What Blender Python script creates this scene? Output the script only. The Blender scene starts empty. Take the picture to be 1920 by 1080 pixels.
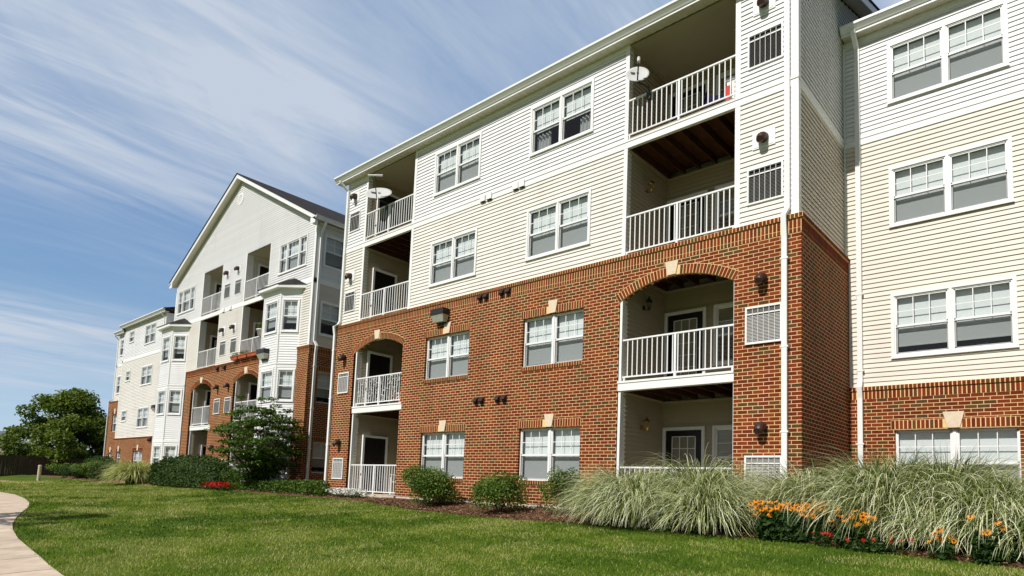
import bpy, math, random
import numpy as np
from mathutils import Matrix, Vector
random.seed(7)
RNG = np.random.default_rng(11)
R = math.radians
SC = bpy.context.scene
COL = SC.collection

# ------------------------------------------------------------------ camera
cd = bpy.data.cameras.new('camera'); cam = bpy.data.objects.new('camera', cd); COL.objects.link(cam)
cr = Vector((0.74219455, 0.66901685, 0.03954369)); cu = Vector((0.03318468, -0.09561809, 0.99486479))
cf = Vector((-0.6693624, 0.73707098, 0.09316833)); CAM = Vector((4.03073758, -12.25209333, 0.3605831))
cam.matrix_world = Matrix(((cr.x, cu.x, -cf.x, CAM.x), (cr.y, cu.y, -cf.y, CAM.y), (cr.z, cu.z, -cf.z, CAM.z), (0, 0, 0, 1)))
cd.sensor_fit = 'HORIZONTAL'; cd.sensor_width = 36.0
cd.lens = 1208.2364 / 1920 * 36; cd.shift_x = (960 - 959.92) / 1920; cd.shift_y = (802.18 - 540) / 1920
cd.clip_start = 0.05; cd.clip_end = 3000
SC.camera = cam

# ------------------------------------------------------------------ light
EL, AZ = R(43), R(-0.8)         # sun is in front of the facade (towards -y), AZ to the left
SC.view_settings.view_transform = 'Standard'; SC.view_settings.look = 'None'
SC.view_settings.exposure = 0.0; SC.view_settings.gamma = 1.0
sd = bpy.data.lights.new('sun', 'SUN'); sun = bpy.data.objects.new('sun', sd); COL.objects.link(sun)
sd.energy = 4.75; sd.angle = R(0.5); sd.color = (1.0, 0.965, 0.905)
sdir = Vector((math.sin(AZ) * math.cos(EL), -math.cos(AZ) * math.cos(EL), math.sin(EL)))
sun.rotation_euler = sdir.to_track_quat('Z', 'Y').to_euler()
W = bpy.data.worlds.new("World"); SC.world = W; W.use_nodes = True
wn = W.node_tree; wn.nodes.clear()
def N(nt, typ, **kw):
    n = nt.nodes.new(typ)
    for k, v in kw.items():
        if k.startswith('i_'):
            key = k[2:]
            key = int(key) if key.isdigit() else key.replace('_', ' ')
            n.inputs[key].default_value = v
        else:
            setattr(n, k, v)
    return n
def L(nt, a, b): nt.links.new(a, b)
def ramp(nt, pts, fac=None):
    n = nt.nodes.new('ShaderNodeValToRGB'); cr_ = n.color_ramp
    while len(cr_.elements) < len(pts): cr_.elements.new(0.5)
    for e, (p, c) in zip(cr_.elements, pts):
        e.position = p; e.color = (c[0], c[1], c[2], 1) if not isinstance(c, (int, float)) else (c, c, c, 1)
    if fac is not None: L(nt, fac, n.inputs[0])
    return n
def build_world():
    nt = wn
    out = N(nt, 'ShaderNodeOutputWorld'); bg = N(nt, 'ShaderNodeBackground'); bg.inputs[1].default_value = 0.058
    sky = N(nt, 'ShaderNodeTexSky', sky_type='NISHITA', sun_disc=False, sun_elevation=EL, sun_rotation=R(180) + AZ, air_density=1.0, dust_density=0.6, ozone_density=1.6)
    tc = N(nt, 'ShaderNodeTexCoord'); sep = N(nt, 'ShaderNodeSeparateXYZ'); L(nt, tc.outputs['Generated'], sep.inputs[0])
    # cirrus sheet seen on a plane high above: direction / (height + a little)
    h = N(nt, 'ShaderNodeMath', operation='ADD', i_1=0.12); L(nt, sep.outputs[2], h.inputs[0])
    hm = N(nt, 'ShaderNodeMath', operation='MAXIMUM', i_1=0.03); L(nt, h.outputs[0], hm.inputs[0])
    dx = N(nt, 'ShaderNodeMath', operation='DIVIDE'); L(nt, sep.outputs[0], dx.inputs[0]); L(nt, hm.outputs[0], dx.inputs[1])
    dy = N(nt, 'ShaderNodeMath', operation='DIVIDE'); L(nt, sep.outputs[1], dy.inputs[0]); L(nt, hm.outputs[0], dy.inputs[1])
    cb = N(nt, 'ShaderNodeCombineXYZ'); L(nt, dx.outputs[0], cb.inputs[0]); L(nt, dy.outputs[0], cb.inputs[1])
    def layer(rot, scale, loc, nscale, detail, rough, dist, lo, hi):
        mp = N(nt, 'ShaderNodeMapping'); mp.inputs['Rotation'].default_value = (0, 0, R(rot)); mp.inputs['Scale'].default_value = scale; mp.inputs['Location'].default_value = loc
        L(nt, cb.outputs[0], mp.inputs[0])
        nz = N(nt, 'ShaderNodeTexNoise', i_Scale=nscale, i_Detail=detail, i_Roughness=rough, i_Distortion=dist); L(nt, mp.outputs[0], nz.inputs['Vector'])
        return ramp(nt, [(lo, 0.0), (hi, 1.0)], nz.outputs[0])
    a = layer(0, (2.4, 0.42, 1), (CL[0], 1.7, 0), 0.80, 9, 0.57, 1.6, 0.35, 0.74)
    b = layer(20, (0.8, 0.45, 1), CL[2], 0.8, 4, 0.5, 0.6, 0.40, 0.60)
    c = layer(0, (5.5, 1.0, 1), (0.3, 4.7, 0), 1.0, 10, 0.64, 2.4, 0.40, 0.78)
    m1 = N(nt, 'ShaderNodeMath', operation='MULTIPLY_ADD', i_1=0.85, i_2=0.18); L(nt, a.outputs[0], m1.inputs[0])
    m2 = N(nt, 'ShaderNodeMath', operation='MULTIPLY_ADD', i_1=0.45); L(nt, c.outputs[0], m2.inputs[0]); L(nt, m1.outputs[0], m2.inputs[2])
    m3 = N(nt, 'ShaderNodeMath', operation='MULTIPLY'); L(nt, m2.outputs[0], m3.inputs[0])
    bb = N(nt, 'ShaderNodeMath', operation='MULTIPLY_ADD', i_1=1.0, i_2=0.18); L(nt, b.outputs[0], bb.inputs[0]); L(nt, bb.outputs[0], m3.inputs[1])
    cl = N(nt, 'ShaderNodeClamp', i_Max=0.92); L(nt, m3.outputs[0], cl.inputs[0])
    mx = N(nt, 'ShaderNodeMix', data_type='RGBA'); L(nt, cl.outputs[0], mx.inputs[0])
    tint = N(nt, 'ShaderNodeMix', data_type='RGBA', blend_type='MULTIPLY'); tint.inputs[0].default_value = 1.0
    L(nt, sky.outputs[0], tint.inputs[6]); tint.inputs[7].default_value = (0.92, 0.86, 0.88, 1)
    # added blue layer brightens the sky half behind the buildings; cirrus only there too
    dm = N(nt, 'ShaderNodeVectorMath', operation='DOT_PRODUCT'); L(nt, tc.outputs['Generated'], dm.inputs[0]); dm.inputs[1].default_value = (-0.67, 0.74, 0)
    mr = N(nt, 'ShaderNodeMapRange', interpolation_type='SMOOTHSTEP'); mr.inputs[1].default_value = -0.15; mr.inputs[2].default_value = 0.45; L(nt, dm.outputs['Value'], mr.inputs[0])
    vc = ramp(nt, [(0.0, (10.7, 13.0, 14.9)), (0.08, (7.6, 11.2, 14.8)), (0.20, (4.0, 7.4, 12.0)), (0.34, (2.8, 5.7, 10.7)), (0.5, (3.5, 6.2, 10.7)), (0.8, (4.3, 6.8, 10.7))], sep.outputs[2])
    vm = N(nt, 'ShaderNodeMath', operation='MULTIPLY', i_1=0.85); L(nt, mr.outputs[0], vm.inputs[0])
    ve = N(nt, 'ShaderNodeMix', data_type='RGBA'); L(nt, vm.outputs[0], ve.inputs[0]); L(nt, tint.outputs[2], ve.inputs[6]); L(nt, vc.outputs[0], ve.inputs[7])
    cm = N(nt, 'ShaderNodeMath', operation='MULTIPLY'); L(nt, cl.outputs[0], cm.inputs[0]); L(nt, mr.outputs[0], cm.inputs[1]); L(nt, cm.outputs[0], mx.inputs[0])
    L(nt, ve.outputs[2], mx.inputs[6]); mx.inputs[7].default_value = (10.0, 11.2, 13.0, 1)
    L(nt, mx.outputs[2], bg.inputs[0]); L(nt, bg.outputs[0], out.inputs[0])
CL = (6.1, 40, (0.3, 5.5, 0))
build_world()

# ------------------------------------------------------------------ materials
MATS = {}
def newmat(name):
    m = bpy.data.materials.new(name); m.use_nodes = True; m.node_tree.nodes.clear(); MATS[name] = m
    return m, m.node_tree
def principled(nt, rough=0.6, spec=0.3, metal=0.0):
    o = N(nt, 'ShaderNodeOutputMaterial'); p = N(nt, 'ShaderNodeBsdfPrincipled', i_Roughness=rough, i_Metallic=metal)
    p.inputs['Specular IOR Level'].default_value = spec
    L(nt, p.outputs[0], o.inputs[0]); return p
def plain(name, c, rough=0.6, spec=0.3, metal=0.0, var=0.12, scale=6.0, bump=0.0, bscale=60.0, vscale=(1, 1, 1)):
    m, nt = newmat(name); p = principled(nt, rough, spec, metal)
    tc = N(nt, 'ShaderNodeTexCoord'); mp = N(nt, 'ShaderNodeMapping'); mp.inputs['Scale'].default_value = vscale; L(nt, tc.outputs['Object'], mp.inputs[0])
    nz = N(nt, 'ShaderNodeTexNoise', i_Scale=scale, i_Detail=6.0, i_Roughness=0.6); L(nt, mp.outputs[0], nz.inputs['Vector'])
    rp = ramp(nt, [(0.3, [x * (1 - var) for x in c]), (0.7, [min(1, x * (1 + var)) for x in c])], nz.outputs[0])
    L(nt, rp.outputs[0], p.inputs['Base Color'])
    if bump:
        nb = N(nt, 'ShaderNodeTexNoise', i_Scale=bscale, i_Detail=4.0); L(nt, mp.outputs[0], nb.inputs['Vector'])
        b = N(nt, 'ShaderNodeBump', i_Strength=bump, i_Distance=0.01); L(nt, nb.outputs[0], b.inputs['Height']); L(nt, b.outputs[0], p.inputs['Normal'])
    return m
plain('siding_white', (0.79, 0.79, 0.785), 0.5, 0.3, var=0.03, scale=1.2, vscale=(1, 1, 4))
plain('siding_cream', (0.765, 0.722, 0.645), 0.5, 0.3, var=0.035, scale=1.2, vscale=(1, 1, 4))
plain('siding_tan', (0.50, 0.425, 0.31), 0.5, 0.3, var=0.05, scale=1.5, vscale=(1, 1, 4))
plain('siding_beige', (0.73, 0.655, 0.55))
plain('trim_white', (0.82, 0.815, 0.80), 0.45, 0.35, var=0.03, scale=2)
plain('vinyl', (0.82, 0.82, 0.81), 0.4, 0.4, var=0.02, scale=3)
plain('rail_white', (0.82, 0.82, 0.82), 0.35, 0.4, var=0.02)
plain('gutter_white', (0.80, 0.80, 0.78), 0.35, 0.4, var=0.03, scale=1.5)
plain('soffit', (0.60, 0.56, 0.45), 0.55, 0.2, var=0.06, scale=2)
plain('ceiling_tan', (0.42, 0.37, 0.28), 0.7, 0.2, var=0.06, scale=1)
plain('joist', (0.085, 0.035, 0.015), 0.8, 0.1, var=0.35, scale=5, vscale=(3, .6, 3))
plain('deck', (0.30, 0.26, 0.20), 0.8, 0.1, var=0.2, scale=5)
plain('stone', (0.70, 0.58, 0.43), 0.8, 0.2, var=0.08, scale=14, bump=.3)
plain('concrete', (0.55, 0.49, 0.40), 0.85, 0.2, var=0.14, scale=3, bump=.3)
plain('mortar', (0.78, 0.54, 0.26), 0.9, 0.1, var=0.12, scale=20)
plain('vent_brown', (0.045, 0.018, 0.012), 0.5, 0.4, var=0.2)
plain('dark_metal', (0.02, 0.018, 0.016), 0.4, 0.4, var=0.2)
plain('black', (0.008, 0.008, 0.009), 0.5, 0.3, var=0.2)
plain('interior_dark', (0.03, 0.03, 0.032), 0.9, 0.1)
plain('grille_grey', (0.17, 0.165, 0.15), 0.5, 0.3, var=0.15)
plain('grille_light', (0.50, 0.50, 0.48), 0.45, 0.3, var=0.06)
plain('door_black', (0.010, 0.009, 0.009), 0.35, 0.4)
plain('brass', (0.55, 0.30, 0.10), 0.25, 0.5, metal=0.9)
plain('dish_grey', (0.55, 0.55, 0.54), 0.5, 0.3, var=0.04)
plain('dish_arm', (0.05, 0.055, 0.055), 0.5, 0.3)
plain('terracotta', (0.42, 0.10, 0.045), 0.7, 0.2, var=0.15)
plain('bark', (0.07, 0.05, 0.035), 0.9, 0.1, var=0.3, scale=10, bump=.6, vscale=(1, 1, .3))
plain('fence_dark', (0.075, 0.055, 0.038), 0.85, 0.1, var=0.35, scale=4, vscale=(2, 4, .2))
plain('fence_light', (0.55, 0.50, 0.42), 0.85, 0.1, var=0.2, scale=4, vscale=(2, 4, .2))
plain('post_wood', (0.55, 0.48, 0.32), 0.7, 0.2, var=0.15)
plain('navy', (0.012, 0.012, 0.06), 0.6, 0.2)
plain('red', (0.55, 0.03, 0.025), 0.5, 0.3)
plain('pink', (0.70, 0.25, 0.24), 0.5, 0.3)
plain('plastic_white', (0.80, 0.80, 0.79), 0.4, 0.4, var=0.02)
plain('path_concrete', (0.56, 0.45, 0.34), 0.85, 0.2, var=0.22, scale=2.2, bump=.25, bscale=40)
plain('soil_tan', (0.42, 0.30, 0.17), 0.95, 0.05, var=0.25, scale=3)
def sidingmat(name, c):
    m, nt = newmat(name); p = principled(nt, 0.5, 0.3); tc = N(nt, 'ShaderNodeTexCoord')
    mp = N(nt, 'ShaderNodeMapping'); mp.inputs['Scale'].default_value = (1.5, 1.5, .22); L(nt, tc.outputs['Object'], mp.inputs[0])
    nz = N(nt, 'ShaderNodeTexNoise', i_Scale=1.0, i_Detail=7.0, i_Roughness=0.62); L(nt, mp.outputs[0], nz.inputs['Vector'])
    at = N(nt, 'ShaderNodeAttribute', attribute_name='tint')
    a = ramp(nt, [(0.28, [x * .90 for x in c]), (0.45, [x * .985 for x in c]), (0.7, [x * 1.02 for x in c])], nz.outputs[0]); b = ramp(nt, [(0.0, 0.95), (1.0, 1.02)], at.outputs['Fac'])
    mx = N(nt, 'ShaderNodeMix', data_type='RGBA', blend_type='MULTIPLY'); mx.inputs[0].default_value = 1; L(nt, a.outputs[0], mx.inputs[6]); L(nt, b.outputs[0], mx.inputs[7]); L(nt, mx.outputs[2], p.inputs['Base Color'])
    n2 = N(nt, 'ShaderNodeTexNoise', i_Scale=2.2, i_Detail=1.0); L(nt, tc.outputs['Object'], n2.inputs['Vector']); bp = N(nt, 'ShaderNodeBump', i_Strength=0.25, i_Distance=0.02); L(nt, n2.outputs[0], bp.inputs['Height']); L(nt, bp.outputs[0], p.inputs['Normal'])
for nm in ('siding_white', 'siding_cream', 'siding_tan', 'siding_beige'):
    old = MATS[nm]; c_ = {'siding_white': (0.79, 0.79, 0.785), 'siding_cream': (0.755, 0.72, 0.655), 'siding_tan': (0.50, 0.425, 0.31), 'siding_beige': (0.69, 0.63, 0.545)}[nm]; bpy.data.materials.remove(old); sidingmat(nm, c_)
def shingle():
    m, nt = newmat('shingle'); p = principled(nt, 0.9, 0.1)
    tc = N(nt, 'ShaderNodeTexCoord'); v = N(nt, 'ShaderNodeTexVoronoi', i_Scale=3.5); mp = N(nt, 'ShaderNodeMapping'); mp.inputs['Scale'].default_value = (1, 1, 2)
    L(nt, tc.outputs['Object'], mp.inputs[0]); L(nt, mp.outputs[0], v.inputs['Vector'])
    rp = ramp(nt, [(0.0, (0.022, 0.020, 0.021)), (1.0, (0.055, 0.05, 0.05))], v.outputs['Color']); L(nt, rp.outputs[0], p.inputs['Base Color'])
shingle()
BR = [(0.0, (0.080, 0.043, 0.016)), (0.17, (0.12, 0.056, 0.020)), (0.23, (0.125, 0.020, 0.006)), (0.55, (0.185, 0.028, 0.007)), (0.85, (0.23, 0.045, 0.010)), (1.0, (0.115, 0.021, 0.006))]
def brickmat(name, axis):
    m, nt = newmat(name); p = principled(nt, 0.85, 0.15)
    tc = N(nt, 'ShaderNodeTexCoord'); s = N(nt, 'ShaderNodeSeparateXYZ'); L(nt, tc.outputs['Object'], s.inputs[0])
    c = N(nt, 'ShaderNodeCombineXYZ'); L(nt, s.outputs[axis], c.inputs[0]); L(nt, s.outputs[2], c.inputs[1])
    b = N(nt, 'ShaderNodeTexBrick', i_Scale=1.0, i_Mortar_Size=0.0056, i_Mortar_Smooth=0.1, i_Bias=0.0, i_Brick_Width=0.206, i_Row_Height=0.0757)
    b.inputs['Color1'].default_value = (0, 0, 0, 1); b.inputs['Color2'].default_value = (1, 1, 1, 1); b.inputs['Mortar'].default_value = (.5, .5, .5, 1)
    nzw = N(nt, 'ShaderNodeTexNoise', i_Scale=9.0, i_Detail=2.0); L(nt, c.outputs[0], nzw.inputs['Vector'])
    wob = N(nt, 'ShaderNodeMix', data_type='RGBA', blend_type='LINEAR_LIGHT'); wob.inputs[0].default_value = 0.004
    L(nt, c.outputs[0], wob.inputs[6]); L(nt, nzw.outputs[1], wob.inputs[7]); L(nt, wob.outputs[2], b.inputs['Vector'])
    rp = ramp(nt, BR, b.outputs['Color'])
    nz = N(nt, 'ShaderNodeTexNoise', i_Scale=26.0, i_Detail=5.0); L(nt, c.outputs[0], nz.inputs['Vector'])
    nz2 = N(nt, 'ShaderNodeTexNoise', i_Scale=1.1, i_Detail=4.0); L(nt, c.outputs[0], nz2.inputs['Vector'])
    v1 = ramp(nt, [(0.25, 0.72), (0.75, 1.2)], nz.outputs[0]); mpv = N(nt, 'ShaderNodeMapping'); mpv.inputs['Scale'].default_value = (1.6, .35, 1); L(nt, c.outputs[0], mpv.inputs[0]); nz3 = N(nt, 'ShaderNodeTexNoise', i_Scale=1.0, i_Detail=6.0, i_Roughness=0.65); L(nt, mpv.outputs[0], nz3.inputs['Vector']); v2 = ramp(nt, [(0.3, 0.78), (0.5, 0.98), (0.72, 1.10)], nz3.outputs[0])
    ma = N(nt, 'ShaderNodeMix', data_type='RGBA', blend_type='MULTIPLY'); ma.inputs[0].default_value = 1; L(nt, rp.outputs[0], ma.inputs[6]); L(nt, v1.outputs[0], ma.inputs[7])
    mo = ramp(nt, [(0.3, (0.72, 0.49, 0.23)), (0.7, (0.84, 0.60, 0.31))], nz2.outputs[0])
    mb = N(nt, 'ShaderNodeMix', data_type='RGBA'); L(nt, b.outputs['Fac'], mb.inputs[0]); L(nt, ma.outputs[2], mb.inputs[6]); L(nt, mo.outputs[0], mb.inputs[7])
    mc = N(nt, 'ShaderNodeMix', data_type='RGBA', blend_type='MULTIPLY'); mc.inputs[0].default_value = 1; L(nt, mb.outputs[2], mc.inputs[6]); L(nt, v2.outputs[0], mc.inputs[7])
    L(nt, mc.outputs[2], p.inputs['Base Color'])
    inv = N(nt, 'ShaderNodeMath', operation='SUBTRACT', i_0=1.0); L(nt, b.outputs['Fac'], inv.inputs[1])
    ad = N(nt, 'ShaderNodeMath', operation='MULTIPLY_ADD', i_1=0.25); L(nt, nz.outputs[0], ad.inputs[0]); L(nt, inv.outputs[0], ad.inputs[2])
    bp = N(nt, 'ShaderNodeBump', i_Strength=0.5, i_Distance=0.006); L(nt, ad.outputs[0], bp.inputs['Height']); L(nt, bp.outputs[0], p.inputs['Normal'])
brickmat('brick_x', 0); brickmat('brick_y', 1)
def tintmat(name, pts, rough=0.85, spec=0.15, trans=0.0, nscale=30.0):
    m, nt = newmat(name)
    at = N(nt, 'ShaderNodeAttribute', attribute_name='tint'); rp = ramp(nt, pts, at.outputs['Fac'])
    if trans:
        o = N(nt, 'ShaderNodeOutputMaterial'); p = N(nt, 'ShaderNodeBsdfPrincipled', i_Roughness=rough); p.inputs['Specular IOR Level'].default_value = spec
        t = N(nt, 'ShaderNodeBsdfTranslucent'); mx = N(nt, 'ShaderNodeMixShader', i_0=trans)
        hs = N(nt, 'ShaderNodeHueSaturation', i_Value=1.35, i_Saturation=1.1); L(nt, rp.outputs[0], hs.inputs['Color'])
        L(nt, hs.outputs[0], t.inputs[0]); L(nt, p.outputs[0], mx.inputs[1]); L(nt, t.outputs[0], mx.inputs[2]); L(nt, mx.outputs[0], o.inputs[0])
    else:
        p = principled(nt, rough, spec)
    L(nt, rp.outputs[0], p.inputs['Base Color'])
tintmat('brick_unit', BR)
tintmat('leaf_maple', [(0, (0.022, 0.052, 0.006)), (0.6, (0.066, 0.125, 0.013)), (1, (0.15, 0.23, 0.03))], 0.55, 0.3, 0.3)
tintmat('leaf_tree', [(0, (0.045, 0.085, 0.010)), (0.6, (0.12, 0.17, 0.022)), (1, (0.25, 0.30, 0.05))], 0.55, 0.3, 0.35)
tintmat('leaf_bush', [(0, (0.03, 0.07, 0.008)), (0.5, (0.095, 0.165, 0.02)), (1, (0.24, 0.30, 0.055))], 0.5, 0.3, 0.25)
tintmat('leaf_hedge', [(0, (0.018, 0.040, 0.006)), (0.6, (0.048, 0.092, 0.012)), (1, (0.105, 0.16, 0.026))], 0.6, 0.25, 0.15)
tintmat('leaf_flower', [(0, (0.012, 0.032, 0.006)), (0.6, (0.03, 0.07, 0.012)), (1, (0.07, 0.13, 0.025))], 0.5, 0.3, 0.2)
tintmat('grass_pale', [(0, (0.06, 0.10, 0.018)), (0.35, (0.15, 0.20, 0.045)), (0.54, (0.54, 0.57, 0.25)), (1, (0.92, 0.92, 0.70))], 0.5, 0.25, 0.3)
tintmat('grass_far', [(0, (0.14, 0.18, 0.03)), (0.4, (0.38, 0.42, 0.11)), (1, (0.75, 0.74, 0.36))], 0.5, 0.25, 0.25)
tintmat('blade', [(0, (0.055, 0.12, 0.007)), (0.40, (0.155, 0.235, 0.018)), (0.78, (0.31, 0.35, 0.065)), (1, (0.50, 0.46, 0.21))], 0.6, 0.2, 0.3)
tintmat('petal', [(0, (0.80, 0.24, 0.008)), (1, (0.95, 0.42, 0.02))], 0.5, 0.2, 0.2)
tintmat('petal_red', [(0, (0.35, 0.008, 0.008)), (1, (0.65, 0.03, 0.02))], 0.5, 0.2, 0.2)
tintmat('petal_white', [(0, (0.6, 0.6, 0.55)), (1, (0.85, 0.85, 0.8))], 0.5, 0.2, 0.2)
tintmat('mulch_chip', [(0, (0.07, 0.035, 0.02)), (0.6, (0.20, 0.11, 0.06)), (1, (0.42, 0.28, 0.17))], 0.95, 0.05)
def lawnmat():
    m, nt = newmat('lawn'); p = principled(nt, 0.9, 0.1)
    tc = N(nt, 'ShaderNodeTexCoord')
    n1 = N(nt, 'ShaderNodeTexNoise', i_Scale=0.45, i_Detail=5.0, i_Roughness=0.6); n2 = N(nt, 'ShaderNodeTexNoise', i_Scale=38.0, i_Detail=3.0); n3 = N(nt, 'ShaderNodeTexNoise', i_Scale=0.9, i_Detail=3.0)
    for n in (n1, n2, n3): L(nt, tc.outputs['Object'], n.inputs['Vector'])
    a = ramp(nt, [(0.3, (0.05, 0.10, 0.008)), (0.55, (0.085, 0.135, 0.012)), (0.75, (0.14, 0.16, 0.03))], n1.outputs[0])
    b = ramp(nt, [(0.3, 0.6), (0.7, 1.25)], n2.outputs[0])
    mx = N(nt, 'ShaderNodeMix', data_type='RGBA', blend_type='MULTIPLY'); mx.inputs[0].default_value = 1; L(nt, a.outputs[0], mx.inputs[6]); L(nt, b.outputs[0], mx.inputs[7])
    L(nt, mx.outputs[2], p.inputs['Base Color'])
    bp = N(nt, 'ShaderNodeBump', i_Strength=0.7, i_Distance=0.03); L(nt, n2.outputs[0], bp.inputs['Height']); L(nt, bp.outputs[0], p.inputs['Normal'])
lawnmat()
plain('mulch', (0.15, 0.085, 0.05), 0.95, 0.05, var=0.5, scale=30, bump=.9, bscale=50)
def glassmat():
    m, nt = newmat('glass'); o = N(nt, 'ShaderNodeOutputMaterial'); t = N(nt, 'ShaderNodeBsdfTransparent'); t.inputs[0].default_value = (0.86, 0.90, 0.90, 1)
    g = N(nt, 'ShaderNodeBsdfGlossy', i_Roughness=0.01); ge = N(nt, 'ShaderNodeNewGeometry'); dt = N(nt, 'ShaderNodeVectorMath', operation='DOT_PRODUCT'); L(nt, ge.outputs['Normal'], dt.inputs[0]); L(nt, ge.outputs['Incoming'], dt.inputs[1])
    ab = N(nt, 'ShaderNodeMath', operation='ABSOLUTE'); L(nt, dt.outputs['Value'], ab.inputs[0]); om = N(nt, 'ShaderNodeMath', operation='SUBTRACT', i_0=1.0); L(nt, ab.outputs[0], om.inputs[1])
    pw = N(nt, 'ShaderNodeMath', operation='POWER', i_1=4.0); L(nt, om.outputs[0], pw.inputs[0])
    mlt = N(nt, 'ShaderNodeMath', operation='MULTIPLY_ADD', i_1=0.9, i_2=0.075); L(nt, pw.outputs[0], mlt.inputs[0])
    mx = N(nt, 'ShaderNodeMixShader'); L(nt, mlt.outputs[0], mx.inputs[0]); L(nt, t.outputs[0], mx.inputs[1]); L(nt, g.outputs[0], mx.inputs[2]); L(nt, mx.outputs[0], o.inputs[0])
    m, nt = newmat('screen'); o = N(nt, 'ShaderNodeOutputMaterial'); t = N(nt, 'ShaderNodeBsdfTransparent'); d = N(nt, 'ShaderNodeBsdfDiffuse'); d.inputs[0].default_value = (0.035, 0.035, 0.036, 1)
    mx = N(nt, 'ShaderNodeMixShader', i_0=0.33); L(nt, t.outputs[0], mx.inputs[1]); L(nt, d.outputs[0], mx.inputs[2]); L(nt, mx.outputs[0], o.inputs[0])
    m, nt = newmat('blind'); p = principled(nt, 0.6, 0.2); tc = N(nt, 'ShaderNodeTexCoord'); s = N(nt, 'ShaderNodeSeparateXYZ'); L(nt, tc.outputs['Object'], s.inputs[0])
    w = N(nt, 'ShaderNodeMath', operation='MULTIPLY', i_1=1 / 0.028); L(nt, s.outputs[2], w.inputs[0]); fr = N(nt, 'ShaderNodeMath', operation='FRACT'); L(nt, w.outputs[0], fr.inputs[0])
    rp = ramp(nt, [(0.0, (0.66, 0.67, 0.67)), (0.12, (0.86, 0.86, 0.85)), (1.0, (0.80, 0.80, 0.80))], fr.outputs[0]); L(nt, rp.outputs[0], p.inputs['Base Color'])
    bp = N(nt, 'ShaderNodeBump', i_Strength=0.4, i_Distance=0.006); L(nt, fr.outputs[0], bp.inputs['Height']); L(nt, bp.outputs[0], p.inputs['Normal'])
    m, nt = newmat('curtain'); p = principled(nt, 0.8, 0.1); p.inputs['Base Color'].default_value = (0.75, 0.75, 0.76, 1)
glassmat()

# ------------------------------------------------------------------ mesh helpers
class MB:
    def __init__(s): s.v = []; s.f = []; s.m = []; s.t = []
    def poly(s, pts, m=0, t=0.5):
        b = len(s.v); s.v += [tuple(p) for p in pts]; s.f.append(tuple(range(b, b + len(pts)))); s.m.append(m); s.t.append(t)
    def hexa(s, p, m=0, t=0.5):  # 8 corners: bottom 4 ccw, top 4 ccw
        b = len(s.v); s.v += [tuple(q) for q in p]
        for q in ((3, 2, 1, 0), (4, 5, 6, 7), (0, 1, 5, 4), (1, 2, 6, 5), (2, 3, 7, 6), (3, 0, 4, 7)):
            s.f.append(tuple(b + i for i in q)); s.m.append(m); s.t.append(t)
    def box(s, x0, x1, y0, y1, z0, z1, m=0, t=0.5):
        s.hexa([(x0, y0, z0), (x1, y0, z0), (x1, y1, z0), (x0, y1, z0), (x0, y0, z1), (x1, y0, z1), (x1, y1, z1), (x0, y1, z1)], m, t)
    def tube(s, pts, rad, n=8, m=0, t=0.5, cap=True):
        pts = [Vector(p) for p in pts]; rad = rad if isinstance(rad, (list, tuple)) else [rad] * len(pts); b = len(s.v)
        for i, p in enumerate(pts):
            d = (pts[min(i + 1, len(pts) - 1)] - pts[max(i - 1, 0)]).normalized()
            u = d.cross(Vector((0, 0, 1)) if abs(d.z) < .9 else Vector((1, 0, 0))).normalized(); w = d.cross(u)
            for k in range(n):
                a = 2 * math.pi * k / n; s.v.append(tuple(p + (u * math.cos(a) + w * math.sin(a)) * rad[i]))
        for i in range(len(pts) - 1):
            for k in range(n):
                s.f.append((b + i * n + k, b + i * n + (k + 1) % n, b + (i + 1) * n + (k + 1) % n, b + (i + 1) * n + k)); s.m.append(m); s.t.append(t)
        if cap:
            s.f.append(tuple(b + k for k in range(n))); s.m.append(m); s.t.append(t)
            e = b + (len(pts) - 1) * n; s.f.append(tuple(e + n - 1 - k for k in range(n))); s.m.append(m); s.t.append(t)
    def extr(s, prof, T, a, b, m=0, t=0.5, closed=True, caps=True):  # profile pts -> T(u, p0, p1), u from a to b
        n = len(prof); base = len(s.v)
        for u in (a, b): s.v += [tuple(T(u, p[0], p[1])) for p in prof]
        for k in range(n if closed else n - 1):
            s.f.append((base + k, base + (k + 1) % n, base + n + (k + 1) % n, base + n + k)); s.m.append(m); s.t.append(t)
        if caps:
            s.f.append(tuple(base + k for k in range(n))); s.m.append(m); s.t.append(t)
            s.f.append(tuple(base + n + n - 1 - k for k in range(n))); s.m.append(m); s.t.append(t)
    def lathe(s, prof, c, n=16, m=0, t=0.5):
        b = len(s.v)
        for r, z in prof:
            for k in range(n):
                a = 2 * math.pi * k / n; s.v.append((c[0] + r * math.cos(a), c[1] + r * math.sin(a), c[2] + z))
        for i in range(len(prof) - 1):
            for k in range(n):
                s.f.append((b + i * n + k, b + i * n + (k + 1) % n, b + (i + 1) * n + (k + 1) % n, b + (i + 1) * n + k)); s.m.append(m); s.t.append(t)
    def mesh(s, name, mats, smooth=False):
        me = bpy.data.meshes.new(name); me.from_pydata(s.v, [], s.f)
        for q in mats: me.materials.append(MATS[q])
        me.polygons.foreach_set('material_index', s.m)
        if smooth: me.polygons.foreach_set('use_smooth', [True] * len(s.f))
        at = me.attributes.new('tint', 'FLOAT', 'FACE'); at.data.foreach_set('value', s.t)
        me.update(); return me
    def build(s, name, mats, parent=None, label=None, smooth=False):
        return link(name, s.mesh(name, mats, smooth), parent, label)
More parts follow.
